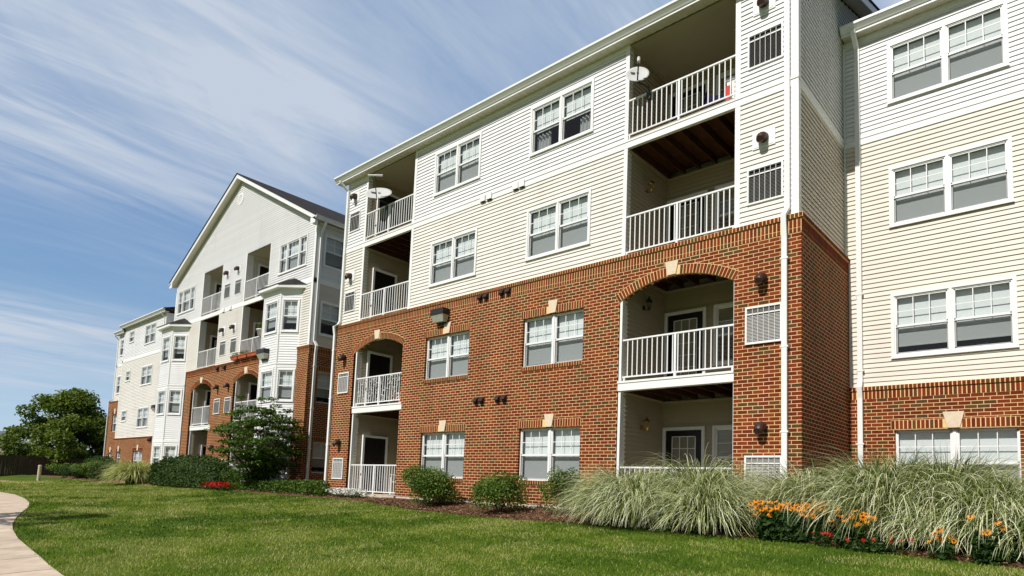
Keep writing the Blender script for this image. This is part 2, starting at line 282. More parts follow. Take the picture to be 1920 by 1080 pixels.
def link(name, me, parent=None, label=None, loc=None, rz=0.0):
    o = bpy.data.objects.new(name, me); COL.objects.link(o)
    if parent is not None:
        o.parent = parent
        wl = WLOC.get(parent.name, Vector((0, 0, 0)))
        o.location = (Vector(loc) if loc is not None else Vector((0, 0, 0))) - wl
        WLOC[o.name] = Vector(loc) if loc is not None else Vector((0, 0, 0))
    elif loc is not None:
        o.location = loc
    if rz: o.rotation_euler = (0, 0, rz)
    if label: o['label'] = label
    return o
WLOC = {}
def sub(name, me, parent):    # child given in the parent's own coordinates
    o = bpy.data.objects.new(name, me); COL.objects.link(o); o.parent = parent; return o
def thing(name, label, cat, loc=(0, 0, 0), group=None, rz=0.0):
    o = bpy.data.objects.new(name, None); COL.objects.link(o); o.location = loc; o.rotation_euler = (0, 0, rz); o.empty_display_size = .3
    tag(o, label, cat, group); WLOC[o.name] = Vector(loc); return o
def tag(o, label, cat, group=None):
    o['label'] = label; o['category'] = cat
    if group: o['group'] = group
    return o
def struct(o, kind='structure'):
    o['kind'] = kind; return o
def fastmesh(name, V, F, mats, tint=None, smooth=False, mi=None):
    V = np.asarray(V, np.float32); F = np.asarray(F, np.int32); k = F.shape[1]
    me = bpy.data.meshes.new(name); me.vertices.add(len(V)); me.vertices.foreach_set('co', V.ravel())
    me.loops.add(F.size); me.loops.foreach_set('vertex_index', F.ravel()); me.polygons.add(len(F))
    me.polygons.foreach_set('loop_start', np.arange(0, F.size, k, dtype=np.int32)); me.polygons.foreach_set('loop_total', np.full(len(F), k, np.int32))
    for q in mats: me.materials.append(MATS[q])
    if mi is not None: me.polygons.foreach_set('material_index', np.asarray(mi, np.int32))
    if smooth: me.polygons.foreach_set('use_smooth', np.ones(len(F), bool))
    if tint is not None:
        at = me.attributes.new('tint', 'FLOAT', 'FACE'); at.data.foreach_set('value', np.asarray(tint, np.float32))
    me.update(calc_edges=True); return me

# ------------------------------------------------------------------ ground
def gz(x, y):
    if y > -.3: return -.12
    if y > -1.7: return -.12 - .18 * (-.3 - y) / 1.4
    return -.30 - .06 * (-1.7 - max(y, -14))
gzv = np.vectorize(gz)
def build_ground():
    xs = np.concatenate([np.linspace(-900, -75, 12), np.linspace(-70, 12, 83), np.linspace(20, 500, 8)])
    ys = np.concatenate([np.linspace(-500, -20, 8), np.linspace(-16, 0, 33), [-.3, -1.7], np.linspace(4, 700, 12)]); ys = np.unique(ys)
    X, Y = np.meshgrid(xs, ys); Z = gzv(X, Y)
    V = np.stack([X, Y, Z], -1).reshape(-1, 3); nx, ny = len(xs), len(ys)
    i = np.arange(nx - 1)[None, :] + nx * np.arange(ny - 1)[:, None]; i = i.ravel()
    F = np.stack([i, i + 1, i + nx + 1, i + nx], -1)
    o = link('lawn', fastmesh('lawn', V, F, ['lawn'], smooth=True)); struct(o)
build_ground()
PATH_EDGE = [(-45, -6.9), (-27.98, -6.8), (-25.32, -6.81), (-22.12, -7.13), (-19.38, -7.54), (-17.24, -7.99), (-15.38, -8.48), (-13.55, -8.93), (-12.0, -9.27), (-10.66, -9.5), (-8.97, -9.74), (-7.57, -9.88), (-6.29, -10.0), (-5.35, -10.1), (-4.54, -10.17), (-2, -10.35), (8, -11)]
def path_y(x):
    return np.interp(x, [p[0] for p in PATH_EDGE], [p[1] for p in PATH_EDGE])
def build_path():
    mb = MB(); xs = np.linspace(-44, 7, 120); wd = 1.9; prev = None
    for k in range(len(xs) - 1):
        a, b = xs[k], xs[k + 1]
        if k % 3 == 0: b0 = b - .022
        else: b0 = b
        ya, yb = path_y(a), path_y(b0); n = 4
        for q in range(n):
            f0, f1 = q / n, (q + 1) / n
            p = [(a, ya - wd * f0), (b0, yb - wd * f0), (b0, yb - wd * f1), (a, ya - wd * f1)]
            mb.poly([(x, y, gz(x, y) + .022) for x, y in p])
        mb.poly([(a, ya, gz(a, ya) + .022), (a, ya, gz(a, ya) - .05), (b0, yb, gz(b0, yb) - .05), (b0, yb, gz(b0, yb) + .022)])
    struct(mb.build('footpath', ['path_concrete'], smooth=True))
    mb = MB(); pts0 = [(-46, -3.6), (-41.4, -3.25), (-41.85, -1.9)]; pts1 = [(-46, -4.9), (-38.4, -4.3), (-40.2, -2.3)]
    for k in range(2):
        q = [pts0[k], pts1[k], pts1[k + 1], pts0[k + 1]]
        mb.poly([(x, y, gz(x, y) + .01) for x, y in q])
    struct(mb.build('bare_soil', ['soil_tan']))
build_path()
BED = [(-60, .2), (-45, -.6), (-36, -1.0), (-30, -.9), (-25, -.75), (-23.05, -.63), (-18.8, -.9), (-15.78, -.91), (-12.92, -.94), (-11.28, -1.15), (-9.23, -1.62), (-7.15, -1.86), (-5.23, -1.94), (-3.86, -1.75), (-1.83, -1.7), (0.16, -1.75), (1.31, -1.98), (2.43, -2.34), (3.27, -2.52), (6, -2.7)]
def bed_y(x): return np.interp(x, [p[0] for p in BED], [p[1] for p in BED])
def build_bed():
    xs = np.linspace(-59, 5.8, 260); V = []; F = []; n = 9
    for i, x in enumerate(xs):
        e = bed_y(x) + .05 * math.sin(x * 3.1) + .03 * math.sin(x * 7.7)
        for j in range(n + 1):
            y = e + (3.3 - e) * (j / n) ** 1.6
            V.append((x, y, gz(x, y) + (.02 + .012 * math.sin(x * 9 + j * 2.1) if j else -.02)))
    for i in range(len(xs) - 1):
        for j in range(n): a = i * (n + 1) + j; F.append((a, a + n + 1, a + n + 2, a + 1))
    struct(link('mulch_bed', fastmesh('mulch_bed', V, F, ['mulch'], smooth=True)))
    # loose chips
    m = 26000; x = RNG.uniform(-26, 5, m); x = np.where(RNG.random(m) < .6, RNG.uniform(-12, 5, m), x)
    e = np.array([bed_y(a) for a in x]); y = e + .02 + RNG.random(m) ** 1.3 * (np.abs(e) - .02); z = gzv(x, y) + .03 + RNG.random(m) * .02
    a = RNG.uniform(0, 6.28, m); l = RNG.uniform(.012, .035, m); w = RNG.uniform(.004, .01, m); ca, sa = np.cos(a), np.sin(a); dz = RNG.uniform(-.4, .4, m) * l
    P = np.stack([x, y, z], -1); U = np.stack([ca * l, sa * l, dz], -1); Wd = np.stack([-sa * w, ca * w, RNG.uniform(-.5, .5, m) * w], -1)
    V = np.stack([P - U - Wd, P + U - Wd, P + U + Wd, P - U + Wd], 1).reshape(-1, 3); F = np.arange(4 * m).reshape(-1, 4)
    struct(link('mulch_chips', fastmesh('mulch_chips', V, F, ['mulch_chip'], RNG.random(m))), 'stuff')
build_bed()

# ------------------------------------------------------------------ facade helpers
FR = lambda y: (lambda u, w, z: (u, y + w, z))          # wall facing -y, w goes inward
SX = lambda x: (lambda u, w, z: (x - w, u, z))          # wall facing +x, u = world y
SN = lambda x: (lambda u, w, z: (x + w, u, z))          # wall facing -x
def AF(p0, p1):                                         # wall between two plan points, facing right of travel
    d = (Vector(p1) - Vector(p0)); ln = d.length; d = d / ln; n = Vector((d.y, -d.x))
    return (lambda u, w, z: (p0[0] + d.x * u - n.x * w, p0[1] + d.y * u - n.y * w, z)), ln, math.atan2(d.y, d.x)
def cuts(u0, u1, opens):
    iv = [(u0, u1)]
    for a, b in opens:
        nv = []
        for c, d in iv:
            if b <= c or a >= d: nv.append((c, d)); continue
            if a > c: nv.append((c, a))
            if b < d: nv.append((b, d))
        iv = nv
    return [q for q in iv if q[1] - q[0] > 1e-4]
def siding(mb, T, u0, u1, z0, z1, opens=(), m=0, p=0.104, d=0.021, lim=None, phase=0.0):
    k = -1 if phase > 0 else 0
    while True:
        za = z0 + phase + k * p; zb = za + p; k += 1
        if za >= z1 - 1e-6: break
        if zb <= z0: continue
        br = sorted({max(za, z0), min(zb, z1)} | {z for o in opens for z in (o[2], o[3]) if max(za, z0) < z < min(zb, z1)})
        for sa, sb in zip(br[:-1], br[1:]):
            if sb - sa < 1e-4: continue
            zm = (sa + sb) / 2; l0, r0, l1, r1 = u0, u1, u0, u1
            if lim: (l0, r0), (l1, r1) = lim(sa), lim(sb)
            if r0 <= l0: continue
            for a, b in cuts(min(l0, l1), max(r0, r1), [(o[0], o[1]) for o in opens if o[2] < zm < o[3]]):
                aa, ab = (l0, l1) if a == min(l0, l1) else (a, a); ba, bb = (r0, r1) if b == max(r0, r1) else (b, b)
                if bb < ab: bb = ab = (ab + bb) / 2
                wa, wb = -d * (1 - (sa - za) / p), -d * (1 - (sb - za) / p)
                if lim is None:     # boards of 3.66 m, staggered course by course, each a shade of its own
                    off = (k * 1.37) % 3.66; q0 = aa
                    while q0 < ba - 1e-4:
                        q1 = min(ba, (math.floor((q0 - off) / 3.66 + 1e-6) + 1) * 3.66 + off); r_ = random.Random(int((q0 + 90) * 10) * 977 + k); e = .002 if q1 < ba else 0
                        mb.poly([T(q0, wa, sa), T(q1, wa - e, sa), T(q1, wb - e, sb), T(q0, wb, sb)], m, r_.random()); q0 = q1
                else: mb.poly([T(aa, wa, sa), T(ba, wa, sa), T(bb, wb, sb), T(ab, wb, sb)], m, random.random())
                if abs(sa - za) < 1e-6:      # hollow lap: thin lip with an open pocket behind it
                    i_, zp = wa + .004, min(sa + .024, sb)
                    mb.poly([T(aa, wa, sa), T(aa, i_, sa), T(ba, i_, sa), T(ba, wa, sa)], m); mb.poly([T(aa, i_, sa), T(aa, i_, zp), T(ba, i_, zp), T(ba, i_, sa)], m)
                    mb.poly([T(aa, i_, zp), T(aa, .004, zp), T(ba, .004, zp), T(ba, i_, zp)], m); mb.poly([T(aa, .004, zp), T(aa, .004, sa - .002), T(ba, .004, sa - .002), T(ba, .004, zp)], m); mb.poly([T(aa, .004, sa - .002), T(aa, 0, sa - .002), T(ba, 0, sa - .002), T(ba, .004, sa - .002)], m)
def tbox(mb, T, u0, u1, w0, w1, z0, z1, m=0, t=.5):
    mb.hexa([T(u0, w0, z0), T(u1, w0, z0), T(u1, w1, z0), T(u0, w1, z0), T(u0, w0, z1), T(u1, w0, z1), T(u1, w1, z1), T(u0, w1, z1)], m, t)
def brickwall(mb, T, u0, u1, z0, z1, rects=(), arches=(), m=0, rev=0.14):
    op = list(rects) + [(c - h, c + h, zb, zc + .03) for c, h, zb, zs, zc in arches]
    us = sorted({u0, u1} | {v for o in op for v in (o[0], o[1]) if u0 < v < u1}); zs_ = sorted({z0, z1} | {v for o in op for v in (o[2], o[3]) if z0 < v < z1})
    for ua, ub in zip(us[:-1], us[1:]):
        for za, zb in zip(zs_[:-1], zs_[1:]):
            um, zm = (ua + ub) / 2, (za + zb) / 2
            if any(o[0] < um < o[1] and o[2] < zm < o[3] for o in op): continue
            mb.poly([T(ua, 0, za), T(ub, 0, za), T(ub, 0, zb), T(ua, 0, zb)], m)
    for a, b, c, d in rects:
        for q in ([T(a, 0, c), T(a, 0, d), T(a, rev, d), T(a, rev, c)], [T(b, 0, c), T(b, rev, c), T(b, rev, d), T(b, 0, d)], [T(a, 0, d), T(b, 0, d), T(b, rev, d), T(a, rev, d)], [T(a, 0, c), T(a, rev, c), T(b, rev, c), T(b, 0, c)]): mb.poly(q, m)
    for c, h, zb, zs, zc in arches:
        n = 20; f = lambda x: arch_z(x - c, h, zs, zc)
        for i in range(n):
            a, b = c - h + 2 * h * i / n, c - h + 2 * h * (i + 1) / n
            mb.poly([T(a, 0, f(a)), T(b, 0, f(b)), T(b, 0, zc + .03), T(a, 0, zc + .03)], m)
            mb.poly([T(a, 0, f(a)), T(a, rev, f(a)), T(b, rev, f(b)), T(b, 0, f(b))], m)
        for x in (c - h, c + h): mb.poly([T(x, 0, zb), T(x, rev, zb), T(x, rev, zs), T(x, 0, zs)], m)
def arch_z(dx, h, zs, zc):
    r = zc - zs; RR = (h * h + r * r) / (2 * r); return zc - RR + math.sqrt(max(RR * RR - dx * dx, 0))
def soldier(mb, T, u0, u1, z0, z1, w=0.0, pitch=.0757, skip=None, proud=.01):
    """row of upright bricks: material 0 = bricks, 1 = mortar bed"""
    tbox(mb, T, u0, u1, w - .004, w + .05, z0, z1, 1)
    n = max(1, round((u1 - u0) / pitch)); p = (u1 - u0) / n
    for i in range(n):
        a, b = u0 + i * p + .009, u0 + (i + 1) * p - .009
        if skip and a < skip[1] and b > skip[0]: continue
        tbox(mb, T, a, b, w - .006 - proud * .25 - random.random() * .002, w + .02, z0 + .007, z1 - .007, 0, random.random())
def voussoirs(mb, T, c, h, zs, zc, th=.19, w=0.0, key=.13):
    r = zc - zs; RR = (h * h + r * r) / (2 * r); zc0 = zc - RR; a0 = math.asin(h / RR); n = int(2 * a0 * (RR + th / 2) / .0757)
    def pt(a, rad, ww): return T(c + rad * math.sin(a), ww, zc0 + rad * math.cos(a))
    for i in range(24):
        a, b = -a0 + 2 * a0 * i / 24, -a0 + 2 * a0 * (i + 1) / 24
        mb.hexa([pt(a, RR - .001, w - .004), pt(b, RR - .001, w - .004), pt(b, RR - .001, w + .05), pt(a, RR - .001, w + .05), pt(a, RR + th + .012, w - .004), pt(b, RR + th + .012, w - .004), pt(b, RR + th + .012, w + .05), pt(a, RR + th + .012, w + .05)], 1)
    for i in range(n):
        a, b = -a0 + 2 * a0 * (i + .12) / n, -a0 + 2 * a0 * (i + .88) / n
        if abs((a + b) / 2 * RR) < key: continue
        mb.hexa([pt(a, RR + .002, w - .009), pt(b, RR + .002, w - .009), pt(b, RR + .002, w + .02), pt(a, RR + .002, w + .02), pt(a, RR + th, w - .012), pt(b, RR + th, w - .012), pt(b, RR + th, w + .02), pt(a, RR + th, w + .02)], 0, random.random())
def keystone(mb, T, c, z0, z1, wb=.18, wt=.30, w=-.03):
    mb.hexa([T(c - wb / 2, w, z0), T(c + wb / 2, w, z0), T(c + wb / 2, w + .08, z0), T(c - wb / 2, w + .08, z0), T(c - wt / 2, w, z1), T(c + wt / 2, w, z1), T(c + wt / 2, w + .08, z1), T(c - wt / 2, w + .08, z1)])
BU = ['brick_unit', 'mortar']

# ------------------------------------------------------------------ windows and doors
_wc = {}
def window_meshes(w, h, units, casing, blind, cols):
    key = (round(w, 3), round(h, 3), tuple(units), casing, tuple(blind), cols)
    if key in _wc: return _wc[key]
    fr = MB(); gl = MB(); bl = MB(); sc = MB(); it = MB(); cu = MB()
    yf = -.012 if casing else .075
    c = casing
    if c:  # flat casing round the opening
        for a in ((0, w, 0, c), (0, w, h - c, h), (0, c, c, h - c), (w - c, w, c, h - c)): fr.box(a[0], a[1], -.035, .03, a[2], a[3])
        fr.box(-.01, w + .01, -.05, -.036, -.012, .02)
    x0, x1, z0, z1 = c, w - c, c, h - c; f = .026
    tot = sum(units); mul = .055; avail = (x1 - x0) - mul * (len(units) - 1); xs = x0
    for k, u in enumerate(units):
        ww = avail * u / tot; a, b = xs, xs + ww; xs = b + mul
        if k: fr.box(a - mul, a, yf - .02, yf + .08, z0, z1)
        for q in ((a, b, z0, z0 + f), (a, b, z1 - f, z1), (a, a + f, z0 + f, z1 - f), (b - f, b, z0 + f, z1 - f)): fr.box(q[0], q[1], yf, yf + .08, q[2], q[3])
        ai, bi, zi, zt = a + f, b - f, z0 + f, z1 - f; zm = zi + (zt - zi) * .485
        s = .024
        # lower sash (inner plane) and upper sash (outer plane)
        for q in ((ai, bi, zi, zi + s + .01), (ai, bi, zm - .022, zm + .022), (ai, ai + s, zi, zm), (bi - s, bi, zi, zm)): fr.box(q[0], q[1], yf + .045, yf + .075, q[2], q[3])
        for q in ((ai, bi, zm - .02, zm + .026), (ai, bi, zt - s, zt), (ai, ai + s, zm, zt), (bi - s, bi, zm, zt)): fr.box(q[0], q[1], yf + .012, yf + .044, q[2], q[3])
        nc = cols if len(units) != 3 or u > .8 else 2
        for i in range(1, nc):
            xm = ai + s + (bi - ai - 2 * s) * i / nc; fr.box(xm - .008, xm + .008, yf + .018, yf + .03, zm + .026, zt - s)
        zz = (zm + zt) / 2; fr.box(ai + s, bi - s, yf + .017, yf + .029, zz - .008, zz + .008)
        gl.poly([(ai, yf + .033, zm), (bi, yf + .033, zm), (bi, yf + .033, zt), (ai, yf + .033, zt)])
        gl.poly([(ai, yf + .062, zi), (bi, yf + .062, zi), (bi, yf + .062, zm), (ai, yf + .062, zm)])
        sc.poly([(ai, yf + .03, zi), (bi, yf + .03, zi), (bi, yf + .03, zm - .02), (ai, yf + .03, zm - .02)])
        bz = blind[k] if k < len(blind) else blind[-1]
        zb = zt - (zt - zi) * abs(bz); yb = yf + .135
        if bz > 0 or bz < 0: bl.poly([(ai - .01, yb, zb), (bi + .01, yb, zb), (bi + .01, yb, zt), (ai - .01, yb, zt)])
        if bz > 0 and bz < .99: bl.box(ai, bi, yb - .01, yb + .012, zb - .022, zb)
        if bz < 0:   # gathered curtain to one side in the lower half
            sgn = 1 if k else -1; n = 36; wide = (bi - ai) * .52
            for i in range(n):
                u0_, u1_ = i / n, (i + 1) / n
                X0, X1 = (bi - wide * (1 - u0_), bi - wide * (1 - u1_)) if k else (ai + wide * u0_, ai + wide * u1_)
                g0, g1 = .025 * math.sin(u0_ * 26), .025 * math.sin(u1_ * 26)
                cu.poly([(X0, yb + .06 + g0, zi), (X1, yb + .06 + g1, zi), (X1, yb + .06 + g1, zb - .03 - .02 * math.sin(u1_ * 13)), (X0, yb + .06 + g0, zb - .03 - .02 * math.sin(u0_ * 13))])
        if 0 < bz < .99:
            for i in range(3):
                X0 = ai + (bi - ai) * (.06 + .3 * i); cu.box(X0, X0 + (bi - ai) * .2, yb + .1, yb + .16, zi, zi + .07 + .03 * (i % 2))
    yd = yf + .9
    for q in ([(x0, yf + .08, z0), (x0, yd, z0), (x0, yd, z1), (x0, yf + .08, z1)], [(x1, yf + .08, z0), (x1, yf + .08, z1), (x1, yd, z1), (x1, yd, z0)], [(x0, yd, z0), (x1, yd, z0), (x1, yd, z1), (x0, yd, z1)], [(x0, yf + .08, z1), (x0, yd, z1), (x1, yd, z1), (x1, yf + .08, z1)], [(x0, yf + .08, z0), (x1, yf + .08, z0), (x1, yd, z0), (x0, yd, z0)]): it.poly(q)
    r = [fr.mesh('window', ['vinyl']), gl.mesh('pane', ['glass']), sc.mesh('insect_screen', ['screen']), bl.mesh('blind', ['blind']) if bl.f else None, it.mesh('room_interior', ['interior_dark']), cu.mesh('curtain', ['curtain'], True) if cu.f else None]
    _wc[key] = r; return r
def window(root, x, y, z, w, h, units=(1, 1), casing=0.062, blind=(1,), cols=3, rz=0.0, label=None):
    ms = window_meshes(w, h, units, casing, blind, cols)
    o = link('window', ms[0], root, label, (x, y, z), rz)
    for me in ms[1:]:
        if me: sub(me.name.split('.')[0], me, o)
    return o
def door(root, x, y, z, w, h, rz=0.0, glazed=True, label=None):
    """frame in local coords, opening w x h"""
    fr = MB(); c = .075
    for q in ((0, c, 0, h), (w - c, w, 0, h), (c, w - c, h - c, h)): fr.box(q[0], q[1], -.035, .04, q[2], q[3])
    o = fr.build('door', ['vinyl'], root, label); o.location = Vector((x, y, z)) - WLOC[root.name]; o.rotation_euler = (0, 0, rz)
    lf = MB(); a, b, t = c + .005, w - c - .005, h - c - .005
    if glazed:
        ga, gb, g0, g1 = a + .16, b - .15, .28, t - .14
        for q in ((a, ga, .01, t), (gb, b, .01, t), (ga, gb, .01, g0), (ga, gb, g1, t)): lf.box(q[0], q[1], .0, .035, q[2], q[3])
        sub('door_leaf', lf.mesh('door_leaf', ['door_black']), o)
        mt = MB(); e = .02
        for q in ((ga, ga + e, g0, g1), (gb - e, gb, g0, g1), (ga, gb, g0, g0 + e), (ga, gb, g1 - e, g1)): mt.box(q[0], q[1], -.012, .0, q[2], q[3])
        for i in (1, 2): xm = ga + (gb - ga) * i / 3; mt.box(xm - .009, xm + .009, -.008, .004, g0, g1)
        for i in range(1, 5): zm = g0 + (g1 - g0) * i / 5; mt.box(ga, gb, -.007, .005, zm - .009, zm + .009)
        sub('glazing_bars', mt.mesh('glazing_bars', ['vinyl']), o)
        g = MB(); g.poly([(ga, .012, g0), (gb, .012, g0), (gb, .012, g1), (ga, .012, g1)]); sub('pane', g.mesh('pane', ['glass']), o)
        bl = MB(); bl.poly([(ga, .09, g0), (gb, .09, g0), (gb, .09, g1), (ga, .09, g1)]); sub('blind', bl.mesh('blind', ['grille_light']), o)
    else:
        lf.box(a, b, .0, .035, .01, t)
        for i in range(2):
            for j in range(3): lf.box(a + .1 + i * (b - a - .1) / 2, a + i * (b - a - .1) / 2 + (b - a) / 2 - .05, -.006, .0, .15 + j * (t - .2) / 3, .05 + (j + 1) * (t - .2) / 3)
        sub('door_leaf', lf.mesh('door_leaf', ['door_black']), o)
    kb = MB(); kb.tube([(b - .07, 0, .98), (b - .07, -.05, .98)], .012, 6); kb.tube([(b - .07, -.05, .98), (b - .07, -.075, .98)], [.028, .022], 8); sub('handle', kb.mesh('handle', ['brass']), o)
    return o
def railing(root, T, u0, u1, zf, top=.935, bot=.06, w=.03, post=None):
    mb = MB(); a, b = u0, u1
    tbox(mb, T, a, b, w - .022, w + .022, zf + top - .035, zf + top); tbox(mb, T, a, b, w - .016, w + .016, zf + bot, zf + bot + .03)
    n = round((b - a) / .122); p = (b - a) / n
    for i in range(1, n):
        c = a + i * p; r = .011
        tbox(mb, T, c - r, c + r, w - r, w + r, zf + bot + .03, zf + top - .035)
    c = (a + b) / 2 if post is None else post
    tbox(mb, T, c - .024, c + .024, w - .024, w + .024, zf - .02, zf + top - .036)
    tbox(mb, T, a + .03, a + .06, w - .014, w + .014, zf - .02, zf + bot); tbox(mb, T, b - .06, b - .03, w - .014, w + .014, zf - .02, zf + bot)
    return mb.build('railing', ['rail_white'], root)
def loggia(root, xl, xr, y, zf, zc, mat, depth=1.95, ceil='joist', floor=True):
    mb = MB(); siding(mb, SX(xl), y, y + depth, zf, zc, d=.03); siding(mb, FR(y + depth), xl, xr, zf, zc, d=.03); siding(mb, SN(xr), y, y + depth, zf, zc, d=.03)
    mb.build('balcony_wall', [mat], root)
    tr = MB(); tr.box(xl + .001, xl + .035, y + depth - .05, y + depth - .016, zf, zc); tr.box(xl + .016, xl + .03, y + .05, y + depth - .02, zc - .05, zc); tr.box(xl + .03, xr, y + depth - .035, y + depth - .016, zc - .05, zc)
    tr.build('corner_trim', [mat], root)
    ce = MB(); ce.box(xl - .1, xr + .1, y + .03, y + depth + .1, zc + (.19 if ceil == 'joist' else 0), zc + (.21 if ceil == 'joist' else .03), 0)
    if ceil == 'joist':
        n = 7
        for i in range(n):
            c = xl + .05 + (xr - xl - .1) * i / (n - 1); ce.box(c - .02, c + .02, y + .09, y + depth, zc, zc + .189)
    ce.build('balcony_ceiling', ['joist' if ceil == 'joist' else 'ceiling_tan'], root)
    if floor:
        fl = MB(); n = 14
        for i in range(n):
            a = y + .02 + (depth - .04) * i / n; fl.box(xl, xr, a, a + (depth - .04) / n - .008, zf - .03, zf)
        fl.build('balcony_floor', ['deck'], root)
def grille(root, T, u0, u1, z0, z1, dark=True, wl=-.03):
    mb = MB(); c = .035
    for q in ((u0, u1, z0, z0 + c), (u0, u1, z1 - c, z1), (u0, u0 + c, z0 + c, z1 - c), (u1 - c, u1, z0 + c, z1 - c)): tbox(mb, T, q[0], q[1], wl - .01, wl + .06, q[2], q[3], 0)
    tbox(mb, T, u0 + c, u1 - c, wl + .035, wl + .06, z0 + c, z1 - c, 2)
    zd = z1 - c - (z1 - z0) * .15; n = 20
    for i in range(n):
        za = z0 + c + (zd - z0 - c) * i / n; ze = za + (zd - z0 - c) / n
        mb.poly([T(u0 + c, wl + .012, za + .004), T(u1 - c, wl + .012, za + .004), T(u1 - c, wl + .034, ze), T(u0 + c, wl + .034, ze)], 1)
    if not dark:
        for i in range(7):
            za = zd + (z1 - c - zd) * i / 7; mb.poly([T(u0 + c, wl + .012, za + .003), T(u1 - c, wl + .012, za + .003), T(u1 - c, wl + .034, za + (z1 - c - zd) / 7), T(u0 + c, wl + .034, za + (z1 - c - zd) / 7)], 1)
    tbox(mb, T, u0 + c, u1 - c, wl, wl + .02, zd - .012, zd + .012, 0)
    for i in range(1, 6): x = u0 + c + (u1 - u0 - 2 * c) * i / 6; tbox(mb, T, x - .0035, x + .0035, wl, wl + .014, z0 + c, z1 - c, 0)
    return mb.build('air_grille', ['vinyl', 'grille_grey' if dark else 'grille_light', 'black'], root)
def hood_vent(root, T, u, z, plate=True, wl=-.02):
    mb = MB()
    if plate:
        for a, b, c, d in ((-.225, .225, -.29, .06),): tbox(mb, T, u + a, u + b, wl - .012, wl + .04, z + c + .1, z + d + .1, 1)
        tbox(mb, T, u - .19, u + .19, wl - .018, wl - .012, z - .165, z + .135, 1)
    n = 12; rings = 6; rad = .105; ln = .17; base = len(mb.v)      # rounded cowl tilting down
    for j in range(rings + 1):
        f = j / rings; rr = rad * (1 - .25 * f * f); zc = z - .11 * f * f; ww = wl - .02 - ln * math.sin(f * 1.45)
        for k in range(n):
            a = 2 * math.pi * k / n; mb.v.append(T(u + rr * math.cos(a), ww - .05 * f * math.sin(a) * (1 if math.sin(a) > 0 else .2), zc + rr * math.sin(a) * (1 - .25 * f)))
    for j in range(rings):
        for k in range(n): mb.f.append((base + j * n + k, base + j * n + (k + 1) % n, base + (j + 1) * n + (k + 1) % n, base + (j + 1) * n + k)); mb.m.append(0); mb.t.append(.5)
    mb.f.append(tuple(base + rings * n + k for k in range(n))); mb.m.append(0); mb.t.append(.5)
    return mb.build('hood_vent', ['vent_brown', 'vinyl'], root, smooth=False)
def flap_vent(root, T, u, z, mat='vent_brown', wl=0.0, s=1.0):
    mb = MB(); a = .085 * s; tbox(mb, T, u - a, u + a, wl - .012, wl + .03, z - .09 * s, z + .085 * s, 0)
    mb.hexa([T(u - a * .8, wl - .10 * s, z - .045 * s), T(u + a * .8, wl - .10 * s, z - .045 * s), T(u + a * .8, wl - .012, z - .07 * s), T(u - a * .8, wl - .012, z - .07 * s), T(u - a * .8, wl - .085 * s, z + .01), T(u + a * .8, wl - .085 * s, z + .01), T(u + a * .8, wl - .012, z + .07 * s), T(u - a * .8, wl - .012, z + .07 * s)], 0)
    tbox(mb, T, u - a * .7, u + a * .7, wl - .085 * s, wl - .012, z - .086 * s, z - .071 * s, 1)
    return mb.build('exhaust_vent', [mat, 'black'], root)
def band_vent(root, T, u, z):
    mb = MB(); tbox(mb, T, u - .10, u + .10, -.05, .02, z + .012, z + .185, 0); tbox(mb, T, u - .075, u + .075, -.044, .02, z - .004, z + .012, 1)
    return mb.build('exhaust_vent', ['trim_white', 'dark_metal'], root)
def downspout(root, pts, hw=.05, hd=.035, T=None):
    mb = MB(); tx = hw; P = [Vector(p) for p in pts]
    prof = [(-tx, -hd), (tx, -hd), (tx, hd), (-tx, hd)]; base = len(mb.v)
    for i, p in enumerate(P):
        for a, b in prof: mb.v.append((p.x + a, p.y + b, p.z)) if T is None else mb.v.append((p.x + b, p.y + a, p.z))
    for i in range(len(P) - 1):
        for k in range(4): mb.f.append((base + i * 4 + k, base + i * 4 + (k + 1) % 4, base + (i + 1) * 4 + (k + 1) % 4, base + (i + 1) * 4 + k)); mb.m.append(0); mb.t.append(.5)
    for zz in (1.6, 3.2, 4.9):
        for i in range(len(P) - 1):
            if P[i].z > zz > P[i + 1].z and abs(P[i].z - P[i + 1].z) > 1:
                f = (P[i].z - zz) / (P[i].z - P[i + 1].z); q = P[i].lerp(P[i + 1], f)
                if T is None: mb.box(q.x - tx - .025, q.x + tx + .025, q.y - hd - .006, q.y + hd + .02, zz - .015, zz + .015)
                else: mb.box(q.x - hd - .006, q.x + hd + .02, q.y - tx - .025, q.y + tx + .025, zz - .015, zz + .015)
    return mb.build('downspout', ['gutter_white'], root)
GP = [(-.285, 11.10), (-.285, 10.965), (-.302, 10.955), (-.325, 10.985), (-.385, 11.048), (-.40, 11.06), (-.40, 11.115), (-.385, 11.115), (-.385, 11.075), (-.36, 11.07)]
def eaves(root, T, u0, u1, dz=0.0, ends=True):
    mb = MB(); TT = lambda u, a, b: T(u, a, b + dz)
    mb.extr(GP, TT, u0, u1); mb.build('gutter', ['gutter_white'], root)
    so = MB(); n = int((u1 - u0) / .1)
    for i in range(n):
        a = u0 + (u1 - u0) * i / n; b = u0 + (u1 - u0) * (i + 1) / n; zz = 10.918 if i % 2 else 10.924
        so.hexa([T(a, -.265, zz + dz), T(b, -.265, zz + dz), T(b, .0, zz + dz), T(a, .0, zz + dz), T(a, -.265, 10.94 + dz), T(b, -.265, 10.94 + dz), T(b, .0, 10.94 + dz), T(a, .0, 10.94 + dz)])
    so.build('soffit', ['soffit'], root)
    fa = MB(); tbox(fa, T, u0, u1, -.283, -.266, 10.905 + dz, 11.10 + dz); fa.build('fascia', ['gutter_white'], root)
